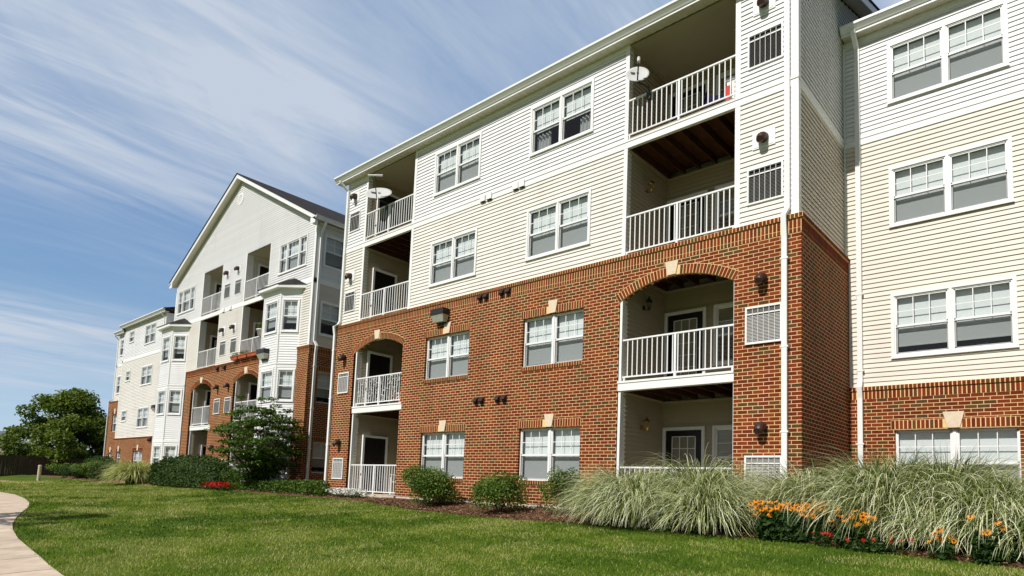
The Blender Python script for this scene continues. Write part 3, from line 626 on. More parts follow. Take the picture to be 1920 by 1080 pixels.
def lantern(root, x, y, z, mat='brass'):
    mb = MB(); mb.tube([(x, y, z - .03), (x + .02, y, z - .03)], .055, 10); mb.tube([(x + .02, y, z - .03), (x + .09, y, z - .10), (x + .15, y, z - .08), (x + .15, y, z - .04)], .010, 6)
    mb.lathe([(.01, -.12), (.02, -.09), (.045, -.05), (.05, -.04), (.035, -.03)], (x + .15, y, z), 8)
    mb.lathe([(.085, .10), (.07, .13), (.03, .17), (.012, .20), (.02, .215), (.0, .24)], (x + .15, y, z), 8)
    for k in range(6): a = k * math.pi / 3; mb.tube([(x + .15 + .036 * math.cos(a), y + .036 * math.sin(a), z - .03), (x + .15 + .075 * math.cos(a), y + .075 * math.sin(a), z + .11)], .005, 4)
    o = mb.build('wall_lantern', [mat], root)
    g = MB(); g.lathe([(.03, -.03), (.07, .11)], (x + .15, y, z), 6); link('lamp_glass', g.mesh('lamp_glass', ['glass']), None).parent = o
    return o
def wallpack(root, x0, x1, z0, z1, y):
    mb = MB(); zm = z0 + (z1 - z0) * .52; i = .08
    mb.hexa([(x0, y - .26, zm), (x1, y - .26, zm), (x1, y, zm), (x0, y, zm), (x0 + .02, y - .24, z1), (x1 - .02, y - .24, z1), (x1, y, z1), (x0, y, z1)], 0)
    mb.box(x0 + .1, x1 - .1, y - .06, y, z0 - .05, z0 + .02, 0)
    o = mb.build('floodlight', ['dark_metal'], root)
    g = MB(); g.hexa([(x0 + i, y - .16, z0), (x1 - i, y - .16, z0), (x1 - i, y - .01, z0), (x0 + i, y - .01, z0), (x0 + .01, y - .25, zm - .004), (x1 - .01, y - .25, zm - .004), (x1 - .01, y - .01, zm - .004), (x0 + .01, y - .01, zm - .004)]); s = link('lens', g.mesh('lens', ['lens']), None); s.parent = o
    return o
plain('lens', (0.42, 0.43, 0.36), 0.25, 0.5, var=0.2, scale=12)

# ================================================================== near building
NB = thing('apartment_building', 'four storey brick and pale siding apartment block, the nearer one with deep balconies', 'apartment building', (-7.7, 0, 0))
YB, YS = -0.035, 0.02            # brick face, siding plane
F4B, F4T = 8.35, 8.54            # trim band below the top storey
def main_block():
    # ----- brick base
    wr = (-6.815, -4.90); wl_ = (-10.675, -8.805); rz1, rz2 = (.573, 1.87), (3.448, 4.718)
    rects = [(wr[0], wr[1], *rz1), (wr[0], wr[1], *rz2), (wl_[0], wl_[1], *rz1), (wl_[0], wl_[1], *rz2)]
    AR = [(-2.56, 1.35, 0.0, 4.68, 5.06), (-13.08, 1.32, 0.0, 4.65, 5.0)]
    mb = MB(); brickwall(mb, FR(YB), -15.56, .08, -.02, 5.39, rects, AR, 0)
    mb.build('brick_wall', ['brick_x', 'brick_y'], NB)
    for x, d in ((.08, 3.2), (-15.56, 10)): mb = MB(); mb.poly([(x, YB, -.3), (x, d, -.3), (x, d, 5.39), (x, YB, 5.39)], 0); mb.build('brick_wall', ['brick_y'], NB)
    fd = MB(); fd.box(-15.55, .07, YB + .005, .3, -.5, -.02); fd.box(-14.3, -11.7, -.12, 1.9, -.4, -.012); fd.box(-3.9, -1.2, -.12, 1.9, -.4, -.012); fd.build('foundation', ['concrete'], NB)
    # corbelled top: header row, soldier row, projecting cap
    so = MB(); T = FR(YB); S = SX(.08)
    soldier(so, T, -15.56, .08, 5.39, 5.475, .0, .0757, proud=.022); soldier(so, T, -15.56, .08, 5.475, 5.665, .0, .0757); soldier(so, T, -15.60, .12, 5.665, 5.752, -.03, .0757, proud=.02)
    soldier(so, S, YB, 3.25, 5.39, 5.475, .0, .0757, proud=.022); soldier(so, S, YB, 3.25, 5.475, 5.665); soldier(so, S, YB - .04, 3.25, 5.665, 5.752, -.03, .0757, proud=.02)
    so.box(-15.58, .10, YB - .02, .1, 5.70, 5.75, 1)
    so.build('brick_cornice', BU, NB)
    for (a, b) in (wr, wl_):
        for (c, d) in (rz1, rz2):
            so = MB(); soldier(so, FR(YB), a - .075, b + .01, d + .02, d + .205, skip=((a + b) / 2 - .12, (a + b) / 2 + .12)); so.build('window_lintel', BU, NB)
            so = MB(); soldier(so, FR(YB), a, b, c - .10, c, -.02, proud=.02); so.build('brick_sill', BU, NB)
            k = MB(); keystone(k, FR(YB), (a + b) / 2 + (.02), d + .02, d + .335); k.build('keystone', ['stone'], NB)
    for c, h, zb, zs, zc in AR:
        so = MB(); voussoirs(so, FR(YB), c, h, zs, zc); so.build('brick_arch', BU, NB)
        k = MB(); keystone(k, FR(YB), c - .03, zc + .01, zc + .30, .20, .31); k.build('keystone', ['stone'], NB)
    for (a, b) in (wr, wl_):
        for i, (c, d) in enumerate((rz1, rz2)):
            window(NB, a, YB, c, b - a, d - c, casing=0, blind=(1,) if not (i == 1 and a == wr[0]) else (.93, 1))
    # ----- siding storeys
    OP3 = [(-3.90, -1.12, 5.75, F4B), (-14.30, -11.58, 5.75, F4B), (-6.846, -4.80, 6.282, 7.663), (-10.70, -8.70, 6.282, 7.663)]
    OP4 = [(-3.90, -1.12, F4T, 10.92), (-14.30, -11.58, F4T, 10.92), (-6.846, -4.80, 9.128, 10.498), (-10.70, -8.70, 9.128, 10.498)]
    for a, b in ((-.95, -.28), (-15.18, -14.60)):
        OP3.append((a, b, 6.20, 6.89)); OP4.append((a, b, 9.07, 9.76))
    for a, b in ((-15.36, -14.3), (-11.58, -3.9), (-1.12, -.11)):
        for z0, z1, op, mt in ((5.75, F4B, OP3, 'siding_cream'), (F4T, 10.92, OP4, 'siding_white')):
            s3 = MB(); siding(s3, FR(YS), a, b, z0, z1, op, phase=.012 if z0 < 6 else 0); s3.build('siding_wall', [mt], NB)
    s5 = MB(); siding(s5, SX(0), YS, 3.12, 5.75, F4B, phase=.012); s5.build('siding_wall', ['siding_beige'], NB); s5 = MB(); s5.poly([(-15.4, YS, 5.7), (-15.4, 10, 5.7), (-15.4, 10, 10.95), (-15.4, YS, 10.95)]); s5.build('siding_wall', ['siding_white'], NB)
    s5 = MB(); siding(s5, SX(0), YS, 14, F4T, 13.4, lim=lambda z: ((YS, 14) if z < 10.95 else (max(YS, (z - 10.95) / .33), 14))); s5.build('siding_wall', ['siding_white'], NB)
    tb = MB(); tb.box(-15.40, .028, YS - .03, YS + .06, F4B, F4T); tb.box(-15.40, .036, YS - .045, YS - .03, F4T - .045, F4T); tb.box(-.02, .028, YS + .06, 3.1, F4B, F4T); tb.box(.028, .036, YS - .03, 3.1, F4T - .045, F4T)
    tb.build('trim_band', ['trim_white'], NB)
    for z0, z1 in ((5.755, F4B), (F4T, 10.92)):
        cb = MB(); cb.hexa([(-.11, YS - .028, z0), (.03, YS - .028, z0), (.03, YS + .11, z0), (-.11, YS + .02, z0), (-.11, YS - .028, z1), (.03, YS - .028, z1), (.03, YS + .11, z1), (-.11, YS + .02, z1)]); cb.build('corner_board', ['trim_white'], NB)
        cb = MB(); cb.box(-15.41, -15.30, YS - .028, YS + .02, z0, z1); cb.build('corner_board', ['trim_white'], NB)
        for a, b in ((-3.90, -3.80), (-1.23, -1.12), (-14.30, -14.20), (-11.69, -11.58)):
            p = MB(); p.box(a, b, YS - .026, .17, z0, z1); p.build('balcony_post', ['trim_white'], NB)
    for a, b in ((-15.36, -14.3), (-11.58, -3.9), (-1.12, -.11)): ft = MB(); ft.box(a, b, YS - .022, YS, 10.80, 10.918); ft.build('frieze_board', ['trim_white'], NB)
    for i, a, b, c, d, bl in ((0, -6.846, -4.80, 6.282, 7.663, (1,)), (1, -10.70, -8.70, 6.282, 7.663, (1,)), (2, -6.846, -4.80, 9.128, 10.498, (-.52, -.52)), (3, -10.70, -8.70, 9.128, 10.498, (1,))):
        window(NB, a, YS - .012, c, b - a, d - c, casing=.062, blind=bl)
    # ----- balconies
    for xl, xr in ((-3.82, -1.22), (-14.22, -11.68)):
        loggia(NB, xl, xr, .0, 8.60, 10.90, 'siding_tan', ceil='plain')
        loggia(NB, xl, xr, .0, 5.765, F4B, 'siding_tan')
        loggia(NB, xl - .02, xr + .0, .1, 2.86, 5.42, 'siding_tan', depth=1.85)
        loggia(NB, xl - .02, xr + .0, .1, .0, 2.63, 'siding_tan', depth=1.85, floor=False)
        for z0 in (0.0, 2.84):
            for a, b in ((xl - .07, xl - .008), (xr - .006, xr + .04)): p = MB(); p.box(a, b, YB + .02, .19, z0, 2.63 if z0 == 0 else 5.0); p.build('balcony_post', ['trim_white'], NB)
        bm = MB(); bm.box(xl - .07, xr + .02, YB - .012, .1, 2.63, 2.80); bm.box(xl - .07, xr + .02, YB - .03, .12, 2.80, 2.845); bm.build('balcony_beam', ['trim_white'], NB)
        for z in (8.60, 5.765, 2.875, 0.0): railing(NB, FR(.0), xl, xr, z, .935 if z else .935, w=.03 if z > 3 else .04)
    for z in (0.0, 2.86, 5.765, 8.60):
        door(NB, -3.80, 1.892, z, 1.09, 1.98, label=None)
        window(NB, -2.52, 1.895, z + .55, .95, 1.44, units=(1,), casing=.06, blind=(1,), cols=2)
        door(NB, -14.158, .36, z, 1.02, 1.95, rz=R(90), glazed=False)
        if z < 8: lantern(NB, -3.82, .88, z + 1.92, 'brass' if z != 2.86 else 'dark_metal')
    # ----- services
    for i, z in enumerate((.415, 3.325, 6.175, 9.045)):
        grille(NB, FR(YB if z < 5 else YS), -.97, -.26, z, z + .745, z > 5); grille(NB, FR(YB if z < 5 else YS), -15.20, -14.58, z + .02, z + .73, z > 5)
        zz = (1.71, 4.61, 7.49, 10.36)[i]; hood_vent(NB, FR(YB if z < 5 else YS), -.64, zz, z > 5); hood_vent(NB, FR(YB if z < 5 else YS), -14.92, zz - .03, z > 5)
    for z, m, y in ((2.70, 'vent_brown', YB), (5.57, 'vent_brown', YB)):
        for x in (-8.40, -8.18, -7.59, -7.36): flap_vent(NB, FR(y), x, z, m, wl=-.012)
    for x in (-8.52, -8.27, -7.28, -7.06): band_vent(NB, FR(YS - .03), x, F4B)
    wallpack(NB, -10.22, -9.66, 5.07, 5.45, YB - .02)
    downspout(NB, [(-.17, -.33, 10.95), (-.17, -.30, 10.88), (-.17, YS - .06, 10.66), (-.17, YS - .06, 5.90), (-.205, YB - .11, 5.74), (-.205, YB - .06, 5.30), (-.205, YB - .05, .1), (-.205, YB - .2, -.05)], .05, .036)
    downspout(NB, [(-15.46, -.33, 10.95), (-15.46, -.30, 10.88), (-15.35, YS - .06, 10.62), (-15.35, YS - .06, 5.92), (-15.40, YS - .10, 5.80), (-15.54, YB - .11, 5.74), (-15.54, YB - .06, 5.45), (-15.54, YB - .05, .1), (-15.54, YB - .2, -.05)], .05, .036)
    # ----- roof
    eaves(NB, FR(0.0), -15.78, .30)
    rf = MB(); rt = 11.13; s = .33; yr = 7.2; th = .06
    prof = [(-.36, rt), (yr, rt + s * (yr + .36)), (14.8, rt - .1), (14.8, rt - .2), (yr, rt + s * (yr + .36) - th), (-.36, rt - th)]
    rf.extr(prof, lambda u, a, b: (u, a, b), -15.78, .32); rf.build('roof', ['shingle'], NB)
    rk = MB(); q = [(-.28, 11.08), (yr, 11.08 + s * (yr + .28)), (yr, 10.90 + s * (yr + .28)), (-.28, 10.90)]; rk.extr(q, lambda u, a, b: (u, a, b), .285, .305)
    rk.extr([(yr, 11.08 + s * (yr + .28)), (14.7, 11.0), (14.7, 10.82), (yr, 10.90 + s * (yr + .28))], lambda u, a, b: (u, a, b), .285, .305); rk.build('rake_board', ['gutter_white'], NB)
    ru = MB(); ru.extr([(-.26, 10.94), (yr, 10.94 + s * (yr + .26)), (yr, 10.96 + s * (yr + .26)), (-.26, 10.96)], lambda u, a, b: (u, a, b), .0, .284); ru.build('soffit', ['soffit'], NB)
    bk = MB(); bk.box(-15.39, -.03, 13.8, 14.0, -.3, 11.0); bk.build('rear_wall', ['siding_cream'], NB); bk = MB(); bk.poly([(-15.39, 2.3, 11.4), (-.03, 2.3, 11.4), (-.03, 2.3, -.3), (-15.39, 2.3, -.3)]); bk.build('rear_wall', ['siding_cream'], NB)
def right_wing():
    Y0 = 3.1; yb = Y0 - .055; x0, x1 = .0, 9.5
    rects = [(.95, 3.01, .573, 1.885), (5.2, 7.2, .573, 1.885)]
    mb = MB(); brickwall(mb, FR(yb), .0, x1, -.3, 2.57, rects, (), 0); mb.build('brick_wall', ['brick_x'], NB)
    so = MB(); soldier(so, FR(yb), .08, x1, 2.57, 2.755); soldier(so, FR(yb), .08, x1, 2.755, 2.84, -.03, proud=.02); so.box(.08, x1, yb - .02, Y0 + .1, 2.79, 2.838, 1); so.build('brick_cornice', BU, NB)
    for a, b, c, d in rects:
        so = MB(); soldier(so, FR(yb), a - .07, b + .02, d + .02, d + .205, skip=((a + b) / 2 - .13, (a + b) / 2 + .13)); so.build('window_lintel', BU, NB)
        k = MB(); keystone(k, FR(yb), (a + b) / 2, d + .02, d + .34, .2, .36); k.build('keystone', ['stone'], NB)
        window(NB, a, yb, c, b - a, d - c, casing=0, blind=(1,))
    ws = [(.907, 3.036, 3.415, 4.815, (.84, .84)), (.907, 3.036, 6.289, 7.635, (1,)), (.907, 3.036, 9.10, 10.49, (1,)), (5.1, 7.2, 3.415, 4.815, (1,)), (5.1, 7.2, 6.289, 7.635, (1,)), (5.1, 7.2, 9.1, 10.49, (1,))]
    s = MB(); siding(s, FR(Y0), 0, x1, 2.84, F4B, [w[:4] for w in ws[:2] + ws[3:5]]); s.build('siding_wall', ['siding_beige'], NB, 'beige clapboard siding of the set back wing')
    s = MB(); siding(s, FR(Y0), 0, x1, F4T, 10.92, [ws[2][:4], ws[5][:4]]); s.build('siding_wall', ['siding_white'], NB, 'white clapboard siding at the top of the set back wing')
    tb = MB(); tb.box(.03, x1, Y0 - .03, Y0 + .02, F4B, F4T); tb.box(.037, x1, Y0 - .045, Y0 - .03, F4T - .045, F4T); tb.build('trim_band', ['trim_white'], NB)
    for q in ((.012, .05, 5.76, F4B), (.012, .05, F4T, 10.9), (.09, .12, 2.84, 5.65)): cb = MB(); cb.box(q[0], q[1], Y0 - .04, Y0 - .012, q[2], q[3]); cb.build('corner_trim', ['trim_white'], NB)
    ft = MB(); ft.box(.05, x1, Y0 - .022, Y0, 10.78, 10.918); ft.build('frieze_board', ['trim_white'], NB)
    for a, b, c, d, bl in ws: window(NB, a, Y0 - .012, c, b - a, d - c, casing=.062, blind=bl)
    eaves(NB, FR(Y0), .04, x1)
    downspout(NB, [(.30, Y0 - .33, 10.95), (.30, Y0 - .30, 10.88), (.31, Y0 - .06, 10.62), (.31, Y0 - .06, 3.0), (.315, yb - .1, 2.83), (.315, yb - .06, 2.6), (.315, yb - .05, .1), (.315, yb - .2, -.05)], .05, .036)
    rf = MB(); rf.extr([(Y0 - .36, 11.13), (Y0 + 5.5, 11.13 + .33 * 5.86), (13.8, 11.0), (13.8, 10.9), (Y0 - .36, 11.07)], lambda u, a, b: (u, a, b), .03, x1); rf.build('roof', ['shingle'], NB)
    bk = MB(); bk.box(0, x1, 13.2, 13.4, -.3, 11.0); bk.box(x1 - .2, x1, Y0 + .3, 13.2, -.3, 11.0); bk.poly([(.0, 4.2, 11.2), (x1, 4.2, 11.2), (x1, 4.2, -.3), (.0, 4.2, -.3)]); bk.build('rear_wall', ['siding_cream'], NB)
main_block(); right_wing()

# ================================================================== gabled building
GB = thing('apartment_building', 'white gabled apartment building farther along, with dark shingle roof and two bay windows', 'apartment building', (-30, 1, 0))
def bay(xw0, xf0, xf1, xw1, yf, yw):
    segs = [((xw0, yw), (xf0, yf)), ((xf0, yf), (xf1, yf)), ((xf1, yf), (xw1, yw))]
    ZB, ZT = -.15, 8.2; wz = [(.57, 1.9), (3.50, 4.85), (6.38, 7.78)]
    sd_ = MB(); tr = MB()
    for p0, p1 in segs:
        T, ln, ang = AF(p0, p1)
        ww = min(1.08, ln - .16) if ln > 1.0 else ln - .14; a, b = (ln - ww) / 2, (ln + ww) / 2
        siding(sd_, T, 0, ln, ZB, ZT, [(a, b, z0, z1) for z0, z1 in wz])
        for z0, z1 in ((4.90, 5.08), (2.03, 2.17), (7.95, 8.2)): tbox(tr, T, 0, ln, -.03, .02, z0, z1)
        tbox(tr, T, -.01, ln + .01, -.05, -.03, 5.04, 5.09)
        for u in (0, ln): tbox(tr, T, u - .035, u + .035, -.025, .02, ZB, ZT)
        for i, (z0, z1) in enumerate(wz):
            q = T(a, -.012, 0); window(GB, q[0], q[1], z0, ww, z1 - z0, units=(1,), casing=.06, blind=((1,), (1,), (.8,))[i] if ln > 1 else ((1,), (.9,), (.72,))[i], cols=3 if ln > 1 else 2, rz=ang)
    sd_.build('bay_wall', ['siding_white'], GB); tr.build('bay_trim', ['trim_white'], GB)
    o = .26; e = [(xw0 - o * 1.3, yw), (xf0 - .11, yf - o), (xf1 + .11, yf - o), (xw1 + o * 1.3, yw)]; xm = (xf0 + xf1) / 2
    fs = MB(); zb, zt = 8.20, 8.34
    for k in range(3):
        (ax, ay), (bx, by) = e[k], e[k + 1]; fs.poly([(ax, ay, zb), (bx, by, zb), (bx, by, zt), (ax, ay, zt)])
    fs.poly([(x, y, zb) for x, y in e]); fs.build('bay_fascia', ['gutter_white'], GB)
    rf = MB(); a_, b_ = (xf0 + .25, yw - .02, 8.80), (xf1 + .0, yw - .02, 8.80); c = .04
    E = [(x + (c if k > 1 else -c), y - (c if 0 < k < 3 else 0), zt) for k, (x, y) in enumerate(e)]
    rf.poly([E[0], E[1], a_]); rf.poly([E[1], E[2], b_, a_]); rf.poly([E[2], E[3], b_]); rf.poly([(p[0], p[1], zt + .001) for p in E]); rf.build('bay_roof', ['shingle'], GB)
def gable():
    Y = 1.04; yb = .985; xl, xr = -33.65, -19.2; xc = -26.43
    LG = ((-30.14, -27.78), (-25.36, -22.96))
    AR = [(-29.2, 1.2, 0.0, 4.63, 5.0), (-24.4, 1.2, 0.0, 4.70, 5.05)]
    mb = MB(); brickwall(mb, FR(yb), -31.2, -22.75, -.02, 5.39, (), AR, 0); mb.build('brick_wall', ['brick_x'], GB)
    for a, b in ((-20.0, -19.1), (-33.7, -32.8)): mb = MB(); brickwall(mb, FR(yb), a, b, -.02, 5.39, (), (), 0); mb.build('brick_wall', ['brick_x'], GB)
    mb = MB()
    swin = [(1.46, 3.3, .65, 1.90), (1.46, 3.3, 3.48, 4.76)]
    brickwall(mb, SX(-19.1), yb, 9, -.02, 5.39, swin, (), 1); mb.build('brick_wall', ['brick_x', 'brick_y'], GB)
    fd = MB(); fd.box(xl, -19.12, yb + .01, 3.0, -.5, -.02); fd.build('foundation', ['concrete'], GB)
    so = MB(); T = FR(yb); S = SX(-19.1)
    for a, b in ((-31.2, -22.75), (-20.0, -19.1), (-33.7, -32.8)):
        soldier(so, T, a, b, 5.39, 5.475, 0, proud=.02); soldier(so, T, a, b, 5.475, 5.665); soldier(so, T, a, b + .03, 5.665, 5.752, -.03, proud=.02); so.box(a, b, yb - .02, Y + .1, 5.70, 5.75, 1)
    soldier(so, S, yb, 9, 5.39, 5.475, 0, proud=.02); soldier(so, S, yb, 9, 5.475, 5.665); soldier(so, S, yb - .03, 9, 5.665, 5.752, -.03, proud=.02); so.build('brick_cornice', BU, GB)
    for c, h, zb, zs, zc in AR:
        so = MB(); voussoirs(so, FR(yb), c, h, zs, zc); so.build('brick_arch', BU, GB)
        k = MB(); keystone(k, FR(yb), c, zc + .01, zc + .30, .20, .31); k.build('keystone', ['stone'], GB)
    for a, b, c, d in swin:
        window(GB, -19.1, a, c, b - a, d - c, casing=0, blind=(.8, 1), rz=R(90), cols=2)
        so = MB(); soldier(so, S, a - .07, b + .02, d + .02, d + .205, skip=((a + b) / 2 - .12, (a + b) / 2 + .12)); so.build('window_lintel', BU, GB)
        k = MB(); keystone(k, S, (a + b) / 2, d + .02, d + .33); k.build('keystone', ['stone'], GB)
    tri = [(-22.15, -19.83, 9.18, 10.56), (-33.35, -31.05, 9.12, 10.45)]
    sw = [(1.40, 3.32, 6.24, 7.68), (1.40, 3.32, 9.11, 10.50)]
    op4 = [(a, b, F4T, 10.87) for a, b in LG] + [(x + .03, x + .62, 9.06, 9.73) for x in (-27.48, -26.33)]; op3 = [(a, b, 5.75, F4B) for a, b in LG] + [(x + .03, x + .62, 6.20, 6.89) for x in (-27.48, -26.33)]
    s = MB(); siding(s, FR(Y), xl, xr, 5.75, F4B, d=.028, opens=op3 + [(-33.0, -31.8, 5.7, 8.3), (-22.5, -20.2, 5.7, 8.3)]); s.build('siding_wall', ['siding_cream'], GB, 'cream clapboard siding of the third storey')
    s = MB(); zt = 14.80; sl = (zt - 10.93) / (xr - xc)
    siding(s, FR(Y), xl, xr, F4T, zt - .03, op4 + tri, d=.028, lim=lambda z: (max(xl, xc - (zt - z) / sl), min(xr, xc + (zt - z) / sl))); 
    for z0, z1, q, mt in ((5.75, F4B, sw[0], 'siding_beige'), (F4T, 10.92, sw[1], 'siding_white')): s5 = MB(); siding(s5, SX(xr), Y, 9, z0, z1, [q]); s5.build('siding_wall', [mt], GB)
    s.build('siding_wall', ['siding_white'], GB, 'white clapboard siding filling the gable')
    tb = MB(); tb.box(xl, xr + .03, Y - .03, Y + .05, F4B, F4T); tb.box(xr - .02, xr + .03, Y + .05, 9, F4B, F4T); tb.build('trim_band', ['trim_white'], GB)
    cb = MB(); cb.hexa([(xr - .11, Y - .028, 5.755), (xr + .03, Y - .028, 5.755), (xr + .03, Y + .13, 5.755), (xr - .11, Y + .02, 5.755), (xr - .11, Y - .028, 10.9), (xr + .03, Y - .028, 10.9), (xr + .03, Y + .13, 10.9), (xr - .11, Y + .02, 10.9)]); cb.build('corner_board', ['trim_white'], GB)
    cb = MB(); cb.box(xl - .03, xl + .09, Y - .028, Y + .02, 8.54, 10.75); cb.build('corner_board', ['trim_white'], GB)
    for a, b, c, d in tri: window(GB, a, Y - .012, c, b - a, d - c, units=(.6, 1, .6), casing=.06, blind=(1,))
    for i, (a, b, c, d) in enumerate(sw): window(GB, xr + .012, a, c, b - a, d - c, units=(1, 1), casing=.062, blind=(.62, 1) if i == 0 else (.9, 1), cols=2, rz=R(90))
    for a, b in LG:
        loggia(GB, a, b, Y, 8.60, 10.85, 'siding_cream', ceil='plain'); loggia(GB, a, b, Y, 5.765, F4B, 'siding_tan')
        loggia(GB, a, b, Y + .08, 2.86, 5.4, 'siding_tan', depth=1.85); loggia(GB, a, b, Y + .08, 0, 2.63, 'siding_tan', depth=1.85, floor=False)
        for z0, z1 in ((0, 2.63), (2.84, 5.0), (5.755, F4B), (F4T, 10.87)):
            low = z0 < 5
            for q in ((a - .05 if low else a, a + .09 if not low else a + .0, Y + .3), (b - .06, b, Y + .15)): p = MB(); p.box(q[0], q[1], (yb + .03) if low else Y - .026, q[2], z0, z1); p.build('balcony_post', ['trim_white'], GB)
        bm = MB(); bm.box(a - .02, b + .02, yb - .012, Y + .1, 2.63, 2.80); bm.box(a - .02, b + .02, yb - .03, Y + .12, 2.80, 2.845); bm.build('balcony_beam', ['trim_white'], GB)
        for z in (8.60, 5.765, 2.875, 0.0): railing(GB, FR(Y), a, b, z, w=.03)
        for z in (0, 2.86, 5.765, 8.6):
            door(GB, a + .058, Y + .55, z, 1.02, 1.95, rz=R(90), glazed=a < -28)
    for i, z in enumerate((.42, 3.335, 6.175, 9.02)):
        for x in (-27.48, -26.33):
            grille(GB, FR(yb if z < 5 else Y), x, x + .65, z, z + .74, True)
            zz = (1.75, 4.65, 7.46, 10.31)[i]; hood_vent(GB, FR(yb if z < 5 else Y), x + .25, zz, z > 5)
    for x in (-27.36, -26.6): flap_vent(GB, FR(yb), x, 5.57, wl=-.012, s=1.2); band_vent(GB, FR(Y - .03), x, F4B)
    # louvre at the top of the gable
    rv = MB(); n = 24
    for k in range(n):
        a, b = 2 * math.pi * k / n, 2 * math.pi * (k + 1) / n
        P = lambda r, t, w: (-26.5 + r * math.cos(t), Y + w, 13.9 + r * math.sin(t))
        rv.hexa([P(.2, a, -.04), P(.2, b, -.04), P(.2, b, 0), P(.2, a, 0), P(.31, a, -.04), P(.31, b, -.04), P(.31, b, 0), P(.31, a, 0)])
    for j in range(7):
        z = 13.73 + j * .057; h = math.sqrt(max(.2 ** 2 - (z - 13.9) ** 2, 0)) + .005; rv.hexa([(-26.5 - h, Y - .035, z - .02), (-26.5 + h, Y - .035, z - .02), (-26.5 + h, Y - .016, z - .02), (-26.5 - h, Y - .016, z - .02), (-26.5 - h, Y - .02, z + .03), (-26.5 + h, Y - .02, z + .03), (-26.5 + h, Y - .016, z + .03), (-26.5 - h, Y - .016, z + .03)])
    rv.build('gable_louvre', ['trim_white'], GB)
    # roof
    o = .35; ov = .32; rt = 15.08; tip = rt - sl * (xr - xc + o); D = 15
    P = lambda u, z: (u, z)
    rf = MB(); prof = [(xl - o, tip), (xc, rt), (xr + o, tip), (xr + o, tip - .05), (xc, rt - .055), (xl - o, tip - .05)]
    rf.extr(prof, lambda u, a, b: (a, u, b), Y - ov - .03, D); rf.build('roof', ['shingle'], GB)
    rk = MB()
    for sgn in (-1, 1):
        ex = xr + o if sgn > 0 else xl - o
        for y0, y1, z0, z1 in ((Y - ov, Y - ov + .025, -.26, -.058),):
            rk.hexa([(xc, y0, rt + z0), (ex, y0, tip + z0 + .02), (ex, y1, tip + z0 + .02), (xc, y1, rt + z0), (xc, y0, rt + z1), (ex, y0, tip + z1), (ex, y1, tip + z1), (xc, y1, rt + z1)])
    rk.box(xr - .02, xr + o, Y - ov, Y - ov + .025, tip - .34, tip - .1); rk.box(xl - o, xl + .02, Y - ov, Y - ov + .025, tip - .34, tip - .1); rk.build('rake_board', ['gutter_white'], GB)
    su = MB()
    for ex in (xr + o, xl - o):
        su.hexa([(xc, Y - ov + .026, rt - .25), (ex, Y - ov + .026, tip - .25), (ex, Y + .02, tip - .25), (xc, Y + .02, rt - .25), (xc, Y - ov + .026, rt - .22), (ex, Y - ov + .026, tip - .22), (ex, Y + .02, tip - .22), (xc, Y + .02, rt - .22)])
    su.box(xr, xr + o - .02, Y, D, tip - .28, tip - .26); su.build('soffit', ['soffit'], GB)
    g = MB(); g.extr([(a + .285 - .33 + .0, b - 11.1 + tip - .05) for a, b in GP], lambda u, a, b: (xr - a, u, b), Y - ov, D); g.build('gutter', ['gutter_white'], GB)
    gl = MB(); gl.extr([(a + .285 - .33, b - 11.1 + tip - .05) for a, b in GP], lambda u, a, b: (xl + a, u, b), Y - ov, D); gl.build('gutter', ['gutter_white'], GB)
    fa = MB(); fa.box(xr + .03, xr + .045, Y - .02, D, tip - .28, tip - .05); fa.build('fascia', ['gutter_white'], GB)
    downspout(GB, [(xr + .36, Y + .16, tip - .1), (xr + .34, Y + .16, tip - .25), (xr + .06, Y + .19, tip - .55), (xr + .06, Y + .19, 5.95), (-19.0, Y + .22, 5.74), (-19.04, Y + .22, 5.45), (-19.04, Y + .22, 0), (-18.95, Y + .22, -.08)], .05, .036, T=1)
    bay(-22.8, -22.12, -20.71, -20.0, .5, Y); bay(-34.4, -33.7, -32.22, -31.5, .5, Y)
    wallpack(GB, -22.0, -21.35, 5.33, 5.74, .5 - .02)
    bk = MB(); bk.box(xl + .05, xr - .05, D - .3, D - .1, -.3, 11.0); bk.poly([(xl, Y, -.3), (xl, D, -.3), (xl, D, 10.9), (xl, Y, 10.9)]); bk.poly([(xl, Y + 2.4, 11.4), (xr, Y + 2.4, 11.4), (xr, Y + 2.4, -.3), (xl, Y + 2.4, -.3)]); bk.box(xr, -15.5, 9, 9.2, -.3, 11); bk.build('rear_wall', ['siding_white'], GB)
